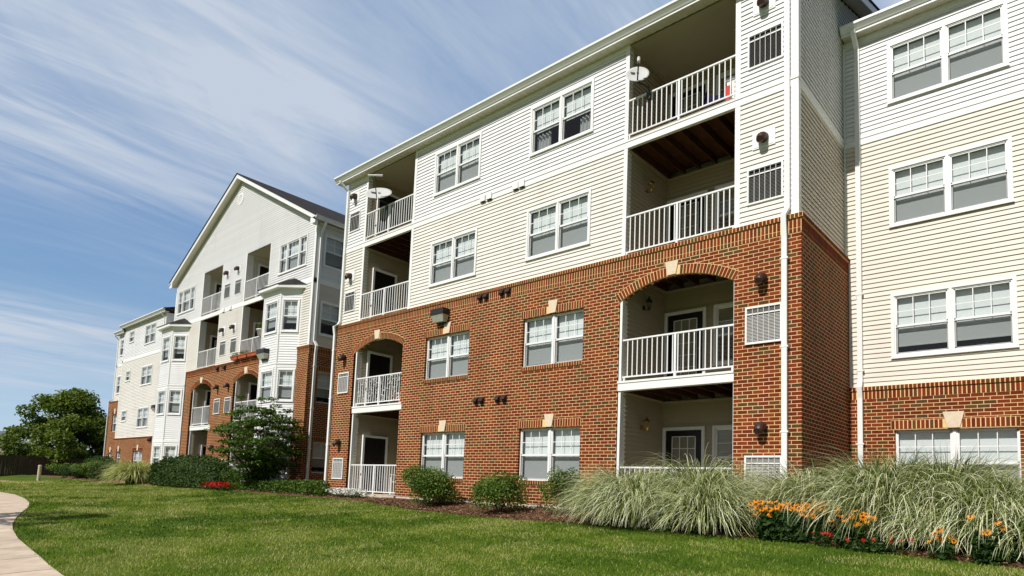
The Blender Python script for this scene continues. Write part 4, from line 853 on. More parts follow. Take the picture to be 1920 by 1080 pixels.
def left_wing():
    Y = 3.05; x0, x1, xf = -48.75, -40.8, -50.25; yf = Y + .12
    tw = [(-44.5, -42.45, 9.19, 10.56), (-44.5, -42.45, 6.33, 7.67), (-44.55, -42.47, 3.42, 4.81)]; sm = [(-47.68, -46.62, 9.70, 10.57), (-47.68, -46.72, 6.87, 7.66), (-47.8, -46.75, 3.98, 4.80)]
    fw = [(-49.95, -48.95, 9.0, 10.27), (-49.95, -48.95, 6.14, 7.5)]
    s = MB(); siding(s, FR(Y), x0, x1, F4T, 10.92, [tw[0], sm[0]]); s5 = MB(); siding(s5, FR(yf), xf, x0, F4B, 10.62, [fw[0]]); s5.build('siding_wall', ['siding_white'], GB); s5 = MB(); s5.poly([(x1, Y, -.2), (x1, 10, -.2), (x1, 10, 10.95), (x1, Y, 10.95)]); s5.build('siding_wall', ['siding_white'], GB); s.build('siding_wall', ['siding_white'], GB, 'white top storey siding of the far end wing')
    s = MB(); siding(s, FR(Y), x0, x1, 2.80, F4B, tw[1:] + sm[1:]); s5 = MB(); siding(s5, FR(yf), xf, x0, 5.64, F4B - .15, [fw[1]]); s5.build('siding_wall', ['siding_cream'], GB); s.build('siding_wall', ['siding_cream'], GB, 'cream siding of the far end wing')
    rects = [(-44.65, -42.85, .55, 1.87), (-48.05, -47.2, 1.0, 1.84)]; fr = [(-50.1, -49.05, 3.34, 4.64), (-50.2, -49.45, 1.05, 1.80)]
    mb = MB(); brickwall(mb, FR(Y - .05), -48.95, x1, -.15, 2.72, rects, (), 0); mb.build('brick_wall', ['brick_x'], GB); mb = MB(); brickwall(mb, FR(yf - .05), -51.0, -48.95, -.15, 5.55, fr, (), 0); mb.poly([(-48.95, Y - .05, -.2), (-48.95, yf, -.2), (-48.95, yf, 2.72), (-48.95, Y - .05, 2.72)], 0); mb.build('brick_wall', ['brick_x'], GB)
    so = MB(); soldier(so, FR(Y - .05), -48.95, x1, 2.72, 2.81, -.02, proud=.02); soldier(so, FR(yf - .05), -51.0, -48.95, 5.55, 5.64, -.02, proud=.02); so.box(-48.95, x1, Y - .06, Y + .1, 2.76, 2.808, 1); so.box(-51, -48.95, yf - .06, yf + .1, 5.59, 5.638, 1); so.build('brick_cornice', BU, GB)
    for (a, b, c, d), y in [(q, Y) for q in rects] + [(q, yf) for q in fr]:
        so = MB(); soldier(so, FR(y - .05), a - .1, b + .1, d + .02, d + .22); so.build('window_lintel', BU, GB)
        k = MB(); keystone(k, FR(y - .05), (a + b) / 2, d + .02, d + .40, .22, .30); k.build('keystone', ['stone'], GB)
        window(GB, a, y - .05, c, b - a, d - c, units=(1, 1) if b - a > 1.5 else (1,), casing=0, blind=(1,))
    for a, b, c, d in tw: window(GB, a, Y - .012, c, b - a, d - c, casing=.062, blind=(1,))
    for a, b, c, d in sm: window(GB, a, Y - .012, c, b - a, d - c, units=(1,), casing=.062, blind=(1,), cols=3)
    for a, b, c, d in fw: window(GB, a, yf - .012, c, b - a, d - c, units=(1,), casing=.062, blind=(1,), cols=3)
    tb = MB(); tb.box(x0, x1 + .03, Y - .03, Y + .02, F4B, F4T); tb.box(xf, x0, yf - .03, yf + .02, F4B - .15, F4B); tb.build('trim_band', ['trim_white'], GB)
    for q in ((x0, x0 + .14, Y - .03, yf, 2.81, 10.9), (x1 - .14, x1 + .03, Y - .03, Y + .1, 2.81, 10.9), (xf - .02, xf + .12, yf - .03, yf + .02, 5.65, 10.6)): cb = MB(); cb.box(*q); cb.build('corner_board', ['trim_white'], GB)
    eaves(GB, FR(Y), -48.95, -40.4); eaves(GB, FR(yf), -50.55, -48.6, -.28)
    downspout(GB, [(-40.95, Y - .33, 10.95), (-40.95, Y - .3, 10.85), (-40.95, Y - .06, 10.6), (-40.95, Y - .06, 0)], .05, .036)
    downspout(GB, [(-50.3, yf - .33, 10.66), (-50.3, yf - .3, 10.55), (-50.32, yf - .06, 10.3), (-50.32, yf - .06, 5.8), (-50.95, yf - .14, 5.66), (-50.98, yf - .12, 5.4), (-50.98, yf - .11, -.1)], .05, .036)
    for x in (-41.75, -41.45): flap_vent(GB, FR(Y - .05), x, 2.6, wl=-.012, s=1.4)
    wallpack(GB, -41.35, -40.85, 4.4, 4.8, Y - .02)
    rf = MB(); rf.extr([(Y - .36, 11.13), (Y + 5, 12.7), (13, 11.2), (13, 11.1), (Y - .36, 11.07)], lambda u, a, b: (u, a, b), -48.95, -40.4); rf.extr([(yf - .36, 10.85), (Y + 5, 12.4), (13, 11.0), (13, 10.9), (yf - .36, 10.79)], lambda u, a, b: (u, a, b), -50.55, -48.7); rf.extr([(5.5, 10.9), (9, 12.2), (14, 11), (14, 10.9)], lambda u, a, b: (u, a, b), -40.8, -33.6); rf.build('roof', ['shingle'], GB)
    bk = MB(); bk.box(-51, -40.9, 13.0, 13.2, -.3, 11); bk.box(-40.8, -33.6, 6, 6.2, -.3, 10.9); bk.poly([(-51, yf, -.3), (-51, 13, -.3), (-51, 13, 5.6), (-51, yf, 5.6)]); bk.poly([(xf, yf, 5.6), (xf, 13, 5.6), (xf, 13, 10.7), (xf, yf, 10.7)]); bk.poly([(-51, Y + 1.3, 11.0), (x1, Y + 1.3, 11.0), (x1, Y + 1.3, -.3), (-51, Y + 1.3, -.3)]); bk.build('rear_wall', ['siding_white'], GB)
gable(); left_wing()

# ================================================================== vegetation helpers
def rotv(n): # random unit vectors
    v = RNG.normal(size=(n, 3)); return v / np.linalg.norm(v, axis=1, keepdims=True)
def leaves(P, size, outward=None, up=.4, jitter=1.0, aspect=.55):
    """one folded diamond (two triangles) per point"""
    n = len(P); nr = rotv(n) * jitter + np.array([0, 0, up])
    if outward is not None: nr = nr + outward * .7
    nr /= np.linalg.norm(nr, axis=1, keepdims=True) + 1e-9
    a = np.cross(nr, rotv(n)); a /= np.linalg.norm(a, axis=1, keepdims=True) + 1e-9; b = np.cross(nr, a)
    s = (size * RNG.uniform(.6, 1.3, n))[:, None]
    p0 = P - a * s * .5; p2 = P + a * s * .5 - nr * s * .12; p1 = P + b * s * aspect * .5 + nr * s * .08; p3 = P - b * s * aspect * .5 + nr * s * .08
    V = np.stack([p0, p1, p2, p3], 1).reshape(-1, 3); i = np.arange(n) * 4
    F = np.concatenate([np.stack([i, i + 1, i + 2], -1), np.stack([i, i + 2, i + 3], -1)])
    return V, F
def blob_points(blobs, n, shell=.55):
    """blobs: (cx,cy,cz,rx,ry,rz)"""
    B = np.array(blobs, float); w = (B[:, 3] * B[:, 4] * B[:, 5]) ** .6; k = RNG.choice(len(B), n, p=w / w.sum())
    d = rotv(n); r = shell + (1 - shell) * RNG.random(n) ** .6; r = np.where(RNG.random(n) < .12, r * 1.18, r)
    return B[k, :3] + d * r[:, None] * B[k, 3:], d, k
def foliage(name, blobs, n, size, mat, parent, shell=.55, up=.4, lo=0.0, aspect=.55, zmin=-9):
    P, d, k = blob_points(blobs, n, shell); ok = P[:, 2] > zmin; P, d, k = P[ok], d[ok], k[ok]; n = len(P)
    V, F = leaves(P, size, d, up, aspect=aspect)
    tb = RNG.random(len(blobs)) * .35; t = np.clip(tb[k] + RNG.random(n) * .65 + lo, 0, 1); t = np.concatenate([t, t])
    return link(name, fastmesh(name, V - np.array(WLOC[parent.name]) * 0, F, [mat], t), parent)
def branches(mb, p0, tips, r0, bend=.25):
    p0 = Vector(p0)
    for t in tips:
        t = Vector(t); m = p0.lerp(t, .5) + Vector((random.uniform(-1, 1), random.uniform(-1, 1), random.uniform(.2, 1))) * bend * (t - p0).length * .4
        mb.tube([p0, p0.lerp(m, .55), m, m.lerp(t, .6), t], [r0, r0 * .75, r0 * .55, r0 * .38, r0 * .15], 6, cap=False)
def bush(x, y, w, h, label, mat='leaf_bush', n=1500, size=.055, name='shrub', group=None, d=None, lump=9, seed=0):
    random.seed(seed + 50); z = gz(x, y); d = d or w
    t = thing(name, label, 'shrub', (x, y, z), group); blobs = []
    for i in range(lump):
        a = random.uniform(0, 6.28); q = random.random() ** .5 * .70; hh = random.uniform(.22, .80)
        blobs.append((x + math.cos(a) * q * w / 2, y + math.sin(a) * q * d / 2, z + h * hh, w * random.uniform(.19, .29), d * random.uniform(.19, .29), h * random.uniform(.17, .26)))
    blobs.append((x, y, z + h * .5, w * .3, d * .3, h * .36))
    foliage('foliage', blobs, n, size, mat, t, .45)
    mb = MB(); branches(mb, (x, y, z - .05), [(x + math.cos(a) * w * .3, y + math.sin(a) * d * .3, z + h * random.uniform(.5, .8)) for a in np.linspace(0, 5.5, 7)], .014); mb.build('stem', ['bark'], t)
    return t
def hedge(x, y, w, d, h, label, n=5000, size=.045, mat='leaf_hedge', rot=0.0, name='hedge', group=None, p=2.6):
    z = gz(x, y) - .02; t = thing(name, label, 'hedge', (x, y, z), group)
    def pt(n_):
        v = rotv(n_); v[:, 2] = np.abs(v[:, 2]) * 1.0
        s = (np.abs(v[:, 0]) ** p + np.abs(v[:, 1]) ** p + np.abs(v[:, 2]) ** p) ** (-1 / p); return v * s[:, None]
    v = pt(n); bump = 1 + .05 * np.sin(v[:, 0] * 9 + v[:, 2] * 4) * np.cos(v[:, 1] * 7 + v[:, 2] * 6) + .03 * np.sin(v[:, 0] * 31 + v[:, 1] * 17) * np.sin(v[:, 2] * 23) + RNG.normal(0, .04, n)
    q = v * bump[:, None] * np.array([w / 2, d / 2, h]); c, s_ = math.cos(rot), math.sin(rot)
    Rm = np.array([[c, -s_, 0], [s_, c, 0], [0, 0, 1]]); q = q @ Rm.T; P = q + np.array([x, y, z + .04]); dd = v @ Rm.T
    V, F = leaves(P, size, dd, .3, .9); tt = np.clip(RNG.random(n) * .8 + .15 * np.sin(P[:, 0] * 6) * np.cos(P[:, 2] * 8), 0, 1)
    link('foliage', fastmesh('foliage', V, F, [mat], np.concatenate([tt, tt])), t)
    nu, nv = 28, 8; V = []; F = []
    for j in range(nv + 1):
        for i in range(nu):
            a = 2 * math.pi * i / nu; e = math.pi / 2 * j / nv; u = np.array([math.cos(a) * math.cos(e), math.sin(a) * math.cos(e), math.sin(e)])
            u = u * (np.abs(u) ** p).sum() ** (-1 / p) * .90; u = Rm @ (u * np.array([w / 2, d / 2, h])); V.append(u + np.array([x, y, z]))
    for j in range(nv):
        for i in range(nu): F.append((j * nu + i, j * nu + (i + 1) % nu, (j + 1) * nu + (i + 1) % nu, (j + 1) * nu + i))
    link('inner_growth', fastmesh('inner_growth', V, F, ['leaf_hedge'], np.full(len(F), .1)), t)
    return t
def grass_clump(x, y, rad, h, n, label, mat='grass_pale', width=.0135, group=None, upright=.30, name='ornamental_grass', zb=None):
    z = gz(x, y) if zb is None else zb; t = thing(name, label, 'ornamental grass', (x, y, z), group)
    S = 9; th = RNG.uniform(0, 2 * np.pi, n); up = RNG.random(n) < upright
    ln = h * np.where(up, RNG.uniform(1.05, 1.35, n), RNG.uniform(1.15, 1.75, n))
    f0 = np.where(up, RNG.uniform(.02, .40, n), RNG.uniform(.08, .95, n)); f1 = np.where(up, RNG.uniform(.4, 1.3, n), RNG.uniform(1.7, 2.9, n) - f0 * .5)
    pw = RNG.uniform(1.3, 2.6, n); br = rad * .33 * np.sqrt(RNG.random(n)); bt = th + RNG.normal(0, .7, n)
    px = x + br * np.cos(bt); py = y + br * np.sin(bt); pz = np.full(n, z - .02); w0 = width * RNG.uniform(.7, 1.4, n); tw = RNG.normal(0, .35, n)
    side = np.stack([-np.sin(th + tw), np.cos(th + tw), RNG.normal(0, .25, n)], -1)
    rows = []; dth = RNG.normal(0, .25, n)
    for s in range(S + 1):
        u = s / S; w = w0 * np.minimum(1, (1 - u) * 2.2 + .05)
        c = np.stack([px, py, pz], -1); rows.append(np.stack([c - side * w[:, None] * .5, c + side * w[:, None] * .5], 1))
        ph = np.minimum(f0 + f1 * (u + .5 / S) ** pw, 3.0); st = ln / S; tt = th + dth * u
        px = px + st * np.sin(ph) * np.cos(tt); py = py + st * np.sin(ph) * np.sin(tt); pz = np.maximum(pz + st * np.cos(ph), z + .01)
    V = np.stack(rows, 1).reshape(-1, 3); b = (np.arange(n) * (S + 1) * 2)[:, None] + np.arange(S)[None, :] * 2; b = b.ravel()
    F = np.stack([b, b + 1, b + 3, b + 2], -1)
    base = RNG.beta(.8, .8, n) * .8; tint = np.clip(base[:, None] - .18 + .48 * (np.arange(S) / S)[None, :] * (~up)[:, None] - .06 * up[:, None], 0, 1).ravel()
    link('blades', fastmesh('blades', V, F, [mat], tint), t)
    return t
GG = 'striped ornamental grasses in the bed'
for i, (x, y, r, h, n, lab) in enumerate((
    (-2.92, -1.24, .64, 1.00, 2600, 'pale striped grass clump leftmost in the bed, next to the green shrub'),
    (-2.45, -1.30, .75, 1.00, 2500, 'pale striped grass clump before the left part of the ground floor balcony'),
    (-1.55, -.75, .72, 1.16, 2300, 'tall pale grass clump hiding the right part of the ground floor balcony rail'),
    (-1.08, -1.42, .66, .90, 2400, 'low arching grass clump just left of the large orange flower patch'),
    (.35, -.50, .62, 1.06, 1900, 'grass clump behind the large orange flower patch, in front of the downspout'),
    (1.62, -.85, .76, 1.18, 2900, 'tall upright grass clump at the inner corner of the brick walls'),
    (2.35, -.70, .80, 1.16, 2700, 'tall feathery grass clump below the left half of the ground floor window at right'),
    (2.28, -1.42, .50, .70, 1700, 'low arching grass clump between the two small orange flower groups'),
    (2.95, -1.20, .80, .98, 2800, 'grass clump with drooping pale blades at the right end of the bed'),
    (3.60, -1.50, .66, .84, 1900, 'partly cropped pale grass clump at the right edge'))):
    grass_clump(x, y, r, h, n, lab, group=GG, upright=.28 if i in (5, 6) else .05)
grass_clump(-32.2, -.70, .95, 1.10, 2000, 'yellowish pampas style grass mound between the clipped hedge and the low shrubs', mat='grass_far', width=.022, upright=.12)
bush(-9.10, -.95, 1.62, 1.05, 'rounded light green shrub below the left ground floor brick window', n=9000, seed=1, lump=20, size=.06)
bush(-6.30, -1.2, 1.40, 1.0, 'light green shrub with a wide vase shape between the two brick windows', n=6000, seed=2, lump=16, size=.058)
bush(-4.72, -.80, 1.0, 1.12, 'green shrub tucked against the left end of the striped grasses', n=4500, seed=3, mat='leaf_bush', lump=13)
hedge(-26.4, -.30, 7.6, 1.5, 1.26, 'long clipped dark green hedge below the gabled building', n=15000, size=.10, p=3.0)
bush(-22.2, -.25, 1.2, .95, 'loose leafy shrub at the right end of the clipped hedge', n=1500, seed=4, size=.08, mat='leaf_maple')
hedge(-46.5, 1.6, 6.5, 1.5, 1.42, 'clipped hedge along the brick base of the far end wing', n=9000, size=.10, p=2.6)
for i, (x, y, w, h, m, lab) in enumerate(((-46.6, -.3, 2.3, 0.98, 'leaf_bush', 'low olive green shrub at the far left end of the bed'), (-43.7, -.4, 2.1, 1.10, 'leaf_flower', 'soft green shrub beside the low olive one in the far bed'), (-41.3, -.4, 1.8, 1.17, 'leaf_bush', 'feathery green shrub in the middle of the far shrub row'), (-38.7, -.5, 1.7, 1.04, 'leaf_hedge', 'dark round shrub next to the yellowish grass mound'))):
    bush(x, y, w, h, lab, mat=m, n=2600, size=.10, seed=20 + i, group='low shrubs at the far end of the bed')
# --- small tree in front of the gabled building
def small_tree():
    x, y = -19.85, -.45; z = gz(x, y); t = thing('small_tree', 'small spreading dark green tree in front of the right bay window', 'tree', (x, y, z))
    random.seed(5); blobs = []; tips = []
    for i in range(170):
        hz = random.random() ** .9; zz = .40 + hz * 2.75; rm = np.interp(zz, [.4, .8, 1.4, 2.2, 2.8, 3.2], [.22, .85, 1.55, 1.85, 1.40, .60]); a = random.uniform(0, 6.28); q = rm * math.sqrt(random.uniform(.05, 1.0))
        s = random.uniform(.20, .40); blobs.append((x + math.cos(a) * q, y + math.sin(a) * q * .9, z + zz, s * 1.35, s * 1.35, s * .26))
    for dx, dy, dz in ((-1.95, .1, 2.75), (-2.3, .2, 2.6), (-1.7, -.1, 3.35), (-1.6, -.1, 3.75), (1.6, -.2, 3.15), (1.95, .1, 3.0), (.9, .0, 3.5), (-.2, .1, 3.55), (-2.5, 0, 2.0), (-1.2, -.2, 3.15), (1.3, 0, 2.75)):
        blobs.append((x + dx, y + dy, z + dz, .26, .22, .10)); tips.append((x + dx, y + dy, z + dz))
    o = foliage('crown', blobs, 14500, .115, 'leaf_maple', t, .2, up=1.3)
    mb = MB(); mb.tube([(x, y, z - .1), (x + .02, y, z + .25), (x, y + .02, z + .55)], [.10, .085, .075], 9)
    tips += [(b[0], b[1], b[2]) for b in blobs[:60:2]]; branches(mb, (x, y, z + .42), tips, .035, .2); mb.build('trunk', ['bark'], t)
small_tree()
def big_tree(x, y, label, h=6.6, r=3.4, n=11000, size=.26, zlo=.9, seed=9, mat='leaf_tree', lump=90, name='broadleaf_tree', z=None):
    z = gz(x, y) if z is None else z; t = thing(name, label, 'tree', (x, y, z)); random.seed(seed); blobs = []
    for i in range(lump):
        zz = zlo + (h - zlo) * random.random(); f = (zz - zlo) / (h - zlo); rm = r * np.interp(f, [0, .2, .45, .75, 1], [.75, 1.0, .95, .68, .18]); a = random.uniform(0, 6.28); q = rm * math.sqrt(random.uniform(.12, 1))
        s = random.uniform(.12, .23) * r; blobs.append((x + math.cos(a) * q, y + math.sin(a) * q, z + zz, s * 1.1, s * 1.1, s * .75))
    foliage('crown', blobs, n, size, mat, t, .25, up=.5)
    mb = MB(); mb.tube([(x, y, z - .2), (x, y, z + h * .3), (x + .05, y, z + h * .75)], [r * .06, r * .045, r * .02], 10); branches(mb, (x, y, z + h * .22), [b[:3] for b in blobs[::3]], r * .02, .2); mb.build('trunk', ['bark'], t)
big_tree(-62.5, 3.4, 'large spreading green tree behind the wooden fence at the far left', h=7.2, r=4.7, n=32000, size=.31, zlo=.5, lump=130)
big_tree(-13.6, -14.1, 'leafy tree beside the path whose shadow falls across the concrete and lawn', h=6.3, r=2.3, n=2600, size=.22, zlo=2.9, seed=4, lump=26)
# --- flowers
def flower_mesh(name, npet, r, cone, mat, tilt=.25):
    mb = MB()
    for k in range(npet):
        a = 2 * math.pi * k / npet; b = math.pi / npet * .85
        p = lambda rr, aa, zz: (rr * math.cos(aa), rr * math.sin(aa), zz)
        t = random.random(); mb.poly([p(r * .15, a, 0), p(r * .7, a - b, -tilt * r * .35), p(r, a, -tilt * r), p(r * .7, a + b, -tilt * r * .35)], 0, t)
    if cone: mb.lathe([(r * .27, -.002), (r * .25, r * .2), (r * .1, r * .34), (0, r * .36)], (0, 0, 0), 8, 1)
    return mb.mesh(name, [mat, 'vent_brown'])
FM = [flower_mesh('flower_head', 11, .046, True, 'petal', .35 + .2 * i) for i in range(3)]
def flower_clump(x, y, w, d, h, heads, label, nleaf=900, hz=(.66, 1.02), name='flowering_plant', mat='leaf_flower', fm=None, lsize=.10, group=None):
    z = gz(x, y); t = thing(name, label, 'flowers', (x, y, z), group)
    blobs = [(x + random.uniform(-.36, .36) * w, y + random.uniform(-.36, .36) * d, z + h * random.uniform(.2, .5), w * .2, d * .25, h * .28) for i in range(10)]
    foliage('foliage', blobs, nleaf, lsize, mat, t, .3, up=.5, aspect=.5)
    st = MB(); pos = []
    for i in range(heads):
        px, py = x + random.uniform(-.5, .5) * w, y + random.uniform(-.5, .4) * d; pz = z + h * random.uniform(*hz); pos.append((px, py, pz))
        st.tube([(px * .8 + x * .2, py * .8 + y * .2, z), (px, py + .01, (z + pz) / 2), (px, py, pz)], .0035, 4, cap=False)
    st.build('stem', ['leaf_flower'], t)
    for p in pos:
        o = link('flower_head', random.choice(fm or FM), t, None, p); o.rotation_euler = (random.uniform(.35, 1.15), random.uniform(-.4, .4), random.uniform(-.6, .6)); s = random.uniform(.8, 1.25); o.scale = (s, s, s)
    return t
random.seed(21)
OG = 'orange flower groups along the bed edge'
flower_clump(.43, -1.76, 1.12, .40, .62, 92, 'large patch of orange daisy flowers with dark centres over dark leaves', nleaf=2600, lsize=.15, group=OG)
flower_clump(1.46, -2.06, .62, .22, .52, 16, 'small group of orange daisies to the right of the large patch', nleaf=260, hz=(.6, 1.1), group=OG)
flower_clump(2.52, -2.36, .35, .18, .40, 7, 'five or so low orange daisies in front of the drooping pale grass', nleaf=120, hz=(.6, 1.05), group=OG)
flower_clump(3.02, -2.45, .34, .2, .60, 7, 'few orange daisies near the right edge above dark leaves', nleaf=300, group=OG)
flower_clump(-1.02, -1.80, .25, .12, .36, 4, 'few orange daisies low under the arching grass clump', nleaf=60, hz=(.6, 1.05), group=OG)
RM = [flower_mesh('flower_head', 9, .034, False, 'petal_red', .6)]
RG = 'red flowers'
flower_clump(1.02, -2.0, .3, .2, .26, 6, 'low red flowers right beside the large orange patch', nleaf=140, fm=RM, lsize=.06, group=RG)
flower_clump(1.80, -2.22, .85, .25, .24, 9, 'low leafy bedding plants with scattered red flowers under the small orange daisies', nleaf=420, fm=RM, lsize=.07, group=RG)
flower_clump(-1.75, -1.72, .6, .25, .26, 0, 'low bright green leafy plant under the grasses', nleaf=420, lsize=.09, mat='leaf_bush', name='leafy_plant')
flower_clump(3.3, -2.2, .8, .3, .34, 0, 'dark leafy plants at the right end of the bed edge', nleaf=520, lsize=.10, name='leafy_plant')
def petal_patch(x, y, w, d, h, n, label, mat, leafn):
    z = gz(x, y); t = thing('flower_patch', label, 'flowers', (x, y, z))
    P = np.stack([x + RNG.normal(0, .24, n) * w, y + RNG.normal(0, .24, n) * d, z + h * RNG.uniform(.45, 1.15, n)], -1); V, F = leaves(P, .065, None, .7, .8, .9); tt = RNG.random(n)
    link('blossoms', fastmesh('blossoms', V, F, [mat], np.concatenate([tt, tt])), t)
    foliage('foliage', [(x + k * w * .2, y, z + h * .4, w * .18, d * .4, h * .35) for k in (-2, -1, 0, 1, 2)], leafn, .06, 'leaf_flower', t, .3)
petal_patch(-22.1, -.85, 2.1, .8, .28, 620, 'patch of bright red bedding flowers near the end of the clipped hedge', 'petal_red', 900)
petal_patch(-13.5, -.55, 1.8, .5, .26, 900, 'small white flowers in front of the left ground floor balcony', 'petal_white', 500)
def groundcover():
    n = 9000; x = RNG.uniform(-22.2, -14.7, n); y = -.75 + RNG.random(n) * np.interp(x, [-22, -21, -16, -14.7], [.5, 1.0, 1.0, .35]); z = gzv(x, y) + .05 + .36 * RNG.random(n) * np.interp(x, [-22.2, -20, -15.5, -14.7], [.5, 1, 1.25, .4])
    V, F = leaves(np.stack([x, y, z], -1), .085, None, .9); t = RNG.random(n)
    o = link('ground_cover', fastmesh('ground_cover', V, F, ['leaf_bush'], np.concatenate([t, t]) * .62)); tag(o, 'dark green creeping ground cover in the bed below the small tree', 'ground cover'); struct(o, 'stuff')
groundcover()
bush(-15.6, -.55, .9, .55, 'low leafy shrub at the foot of the white downspout', n=700, seed=31, size=.07, mat='leaf_bush')

# --- lawn blades
def vnoise(x, y, s, seed):
    r = np.random.default_rng(seed); g = r.random((64, 64)); u, v = x / s, y / s; i, j = np.floor(u).astype(int), np.floor(v).astype(int); fu, fv = u - i, v - j; fu = fu * fu * (3 - 2 * fu); fv = fv * fv * (3 - 2 * fv)
    a = g[i % 64, j % 64]; b = g[(i + 1) % 64, j % 64]; c = g[i % 64, (j + 1) % 64]; d = g[(i + 1) % 64, (j + 1) % 64]
    return (a * (1 - fu) + b * fu) * (1 - fv) + (c * (1 - fu) + d * fu) * fv
def grass():
    n = 680000; ang = R(132.2) + RNG.uniform(R(-49), R(45), n); u = RNG.random(n); r = (2.0 ** .75 + u * (48 ** .75 - 2.0 ** .75)) ** (1 / .75)
    x = CAM.x + r * np.cos(ang); y = CAM.y + r * np.sin(ang)
    by = np.interp(x, [p[0] for p in BED], [p[1] for p in BED]) + .05 * np.sin(x * 3.1); py = np.interp(x, [p[0] for p in PATH_EDGE], [p[1] for p in PATH_EDGE])
    ok = (y < by + .01) & ((y > py - .035 * RNG.random(n)) | (y < py - 1.95)) & (x > -57); x, y, r = x[ok], y[ok], r[ok]; n = len(x)
    ns = .50 * vnoise(x, y, 1.6, 1) + .35 * vnoise(x, y, .45, 2) + .35 * vnoise(x, y, 5.0, 3) + .05 * np.sin((x * .35 + y) * 9.5)
    sc = 1 + r / 13; h = RNG.uniform(.016, .036, n) * (.75 + .5 * vnoise(x, y, .5, 5)) * sc ** .5; w = .0042 * RNG.uniform(.7, 1.5, n) * (1 + r / 5.5)
    a = RNG.uniform(0, 6.28, n); ln = np.abs(RNG.normal(.35, .35, n)) * h; b = RNG.uniform(0, 6.28, n); z = gzv(x, y) - .004
    s = np.stack([np.cos(a) * w, np.sin(a) * w, 0 * w], -1); c = np.stack([x, y, z], -1); tip = c + np.stack([np.cos(b) * ln, np.sin(b) * ln, h], -1)
    V = np.stack([c - s * .5, c + s * .5, tip], 1).reshape(-1, 3); F = np.arange(3 * n).reshape(-1, 3)
    t = np.clip((ns - .60) * 2.1 + .44 + RNG.normal(0, .22, n), 0, .86); patch = ((x + 15.0) / 1.5) ** 2 + ((y + 7.15) / .5) ** 2 + .8 * (vnoise(x, y, .3, 12) - .5) < 1
    dry = (patch & (RNG.random(n) < .75)) | (vnoise(x, y, .8, 8) > .70) & (RNG.random(n) < .5); t = np.where(dry | (RNG.random(n) < .05), RNG.uniform(.8, 1, n), t)
    o = link('grass', fastmesh('grass', V, F, ['blade'], t)); struct(o, 'stuff')
grass()

# ================================================================== objects on and around the buildings
def satellite_dish(c, nrm, a, b, mount, label, lnb_side=1, twin=False, back=.35):
    c, n = Vector(c), Vector(nrm).normalized(); u = n.cross(Vector((0, 0, 1))).normalized() * -1; v = u.cross(n) * -1 if u.cross(n).z < 0 else u.cross(n)
    t = thing('satellite_dish', label, 'satellite dish', mount, 'grey satellite dishes on the balcony rails'); mb = MB(); rings, seg = 6, 32; base = 0
    for k, off in ((0, 0.0), (1, -.012)):
        for j in range(rings + 1):
            rr = j / rings
            for i in range(seg):
                th = 2 * math.pi * i / seg; mb.v.append(tuple(c + u * (a * rr * math.cos(th)) + v * (b * rr * math.sin(th)) + n * (.13 * a * (rr * rr - 1) + off)))
    m0 = (rings + 1) * seg
    for k in (0, 1):
        for j in range(rings):
            for i in range(seg): q = k * m0; mb.f.append((q + j * seg + i, q + j * seg + (i + 1) % seg, q + (j + 1) * seg + (i + 1) % seg, q + (j + 1) * seg + i)); mb.m.append(0); mb.t.append(.5)
    for i in range(seg): q = rings * seg; mb.f.append((q + i, q + (i + 1) % seg, m0 + q + (i + 1) % seg, m0 + q + i)); mb.m.append(0); mb.t.append(.5)
    d = mb.build('dish', ['dish_grey'], t, smooth=True)
    lg = MB()   # dark emblem on the reflector
    for s, w, hh in ((-.40, .42, .17), (.02, .20, .12)):
        lg.poly([tuple(c + u * (a * (s + e)) + v * (b * (.22 + f)) + n * (.13 * a * ((s + e) ** 2 + .05 - 1) + .008)) for e, f in ((-w / 2, hh), (w / 2, hh * .7), (w / 2.4, -hh), (-w / 3, -hh * .6))])
    e_ = lg.mesh('emblem', ['dish_arm']); eo = bpy.data.objects.new('emblem', e_); COL.objects.link(eo); eo.parent = d
    foot = c - v * b * .92 - n * .03; tip = c + n * a * 1.35 - v * b * (.25) + u * .02 * lnb_side
    ar = MB(); ar.tube([foot - n * .05, foot.lerp(tip, .5) - v * .02, tip], .016, 6); ar.build('feed_arm', ['dish_arm'], t)
    ln_ = MB()
    if twin: ln_.tube([tip - u * .24 + v * .05, tip + u * .24 + v * .05], .035, 8); ln_.tube([tip, tip + v * .06], .025, 6)
    else: ln_.tube([tip - v * .03, tip + v * .10], .036, 8); ln_.tube([tip + v * .05, tip + v * .05 - n * .10], .025, 8)
    ln_.build('receiver', ['dish_grey'], t)
    mt = MB(); bk = c - n * (.13 * a + .05) - v * b * .25; m = Vector(mount)
    mt.tube([bk, bk - n * .08, Vector((m.x, m.y - .02, (bk.z + m.z) / 2)), m], .020, 8); mt.box(m.x - .05, m.x + .05, m.y - .04, m.y + .06, m.z - .14, m.z + .03)
    for q in (-.04, .04): mt.tube([(m.x + q, m.y - .06, m.z - .05), (m.x + q, m.y + .08, m.z - .05)], .008, 5)
    mt.build('mast', ['dish_arm'], t)
satellite_dish((-3.40, -.30, 9.86), (.50, -.80, .33), .265, .235, (-3.28, .03, 9.50), 'small round grey satellite dish on the upper balcony rail near the right corner')
satellite_dish((-13.12, -.34, 9.83), (.50, -.62, .60), .45, .34, (-13.1, .03, 9.50), 'wide oval grey satellite dish on the upper left balcony rail', twin=True)
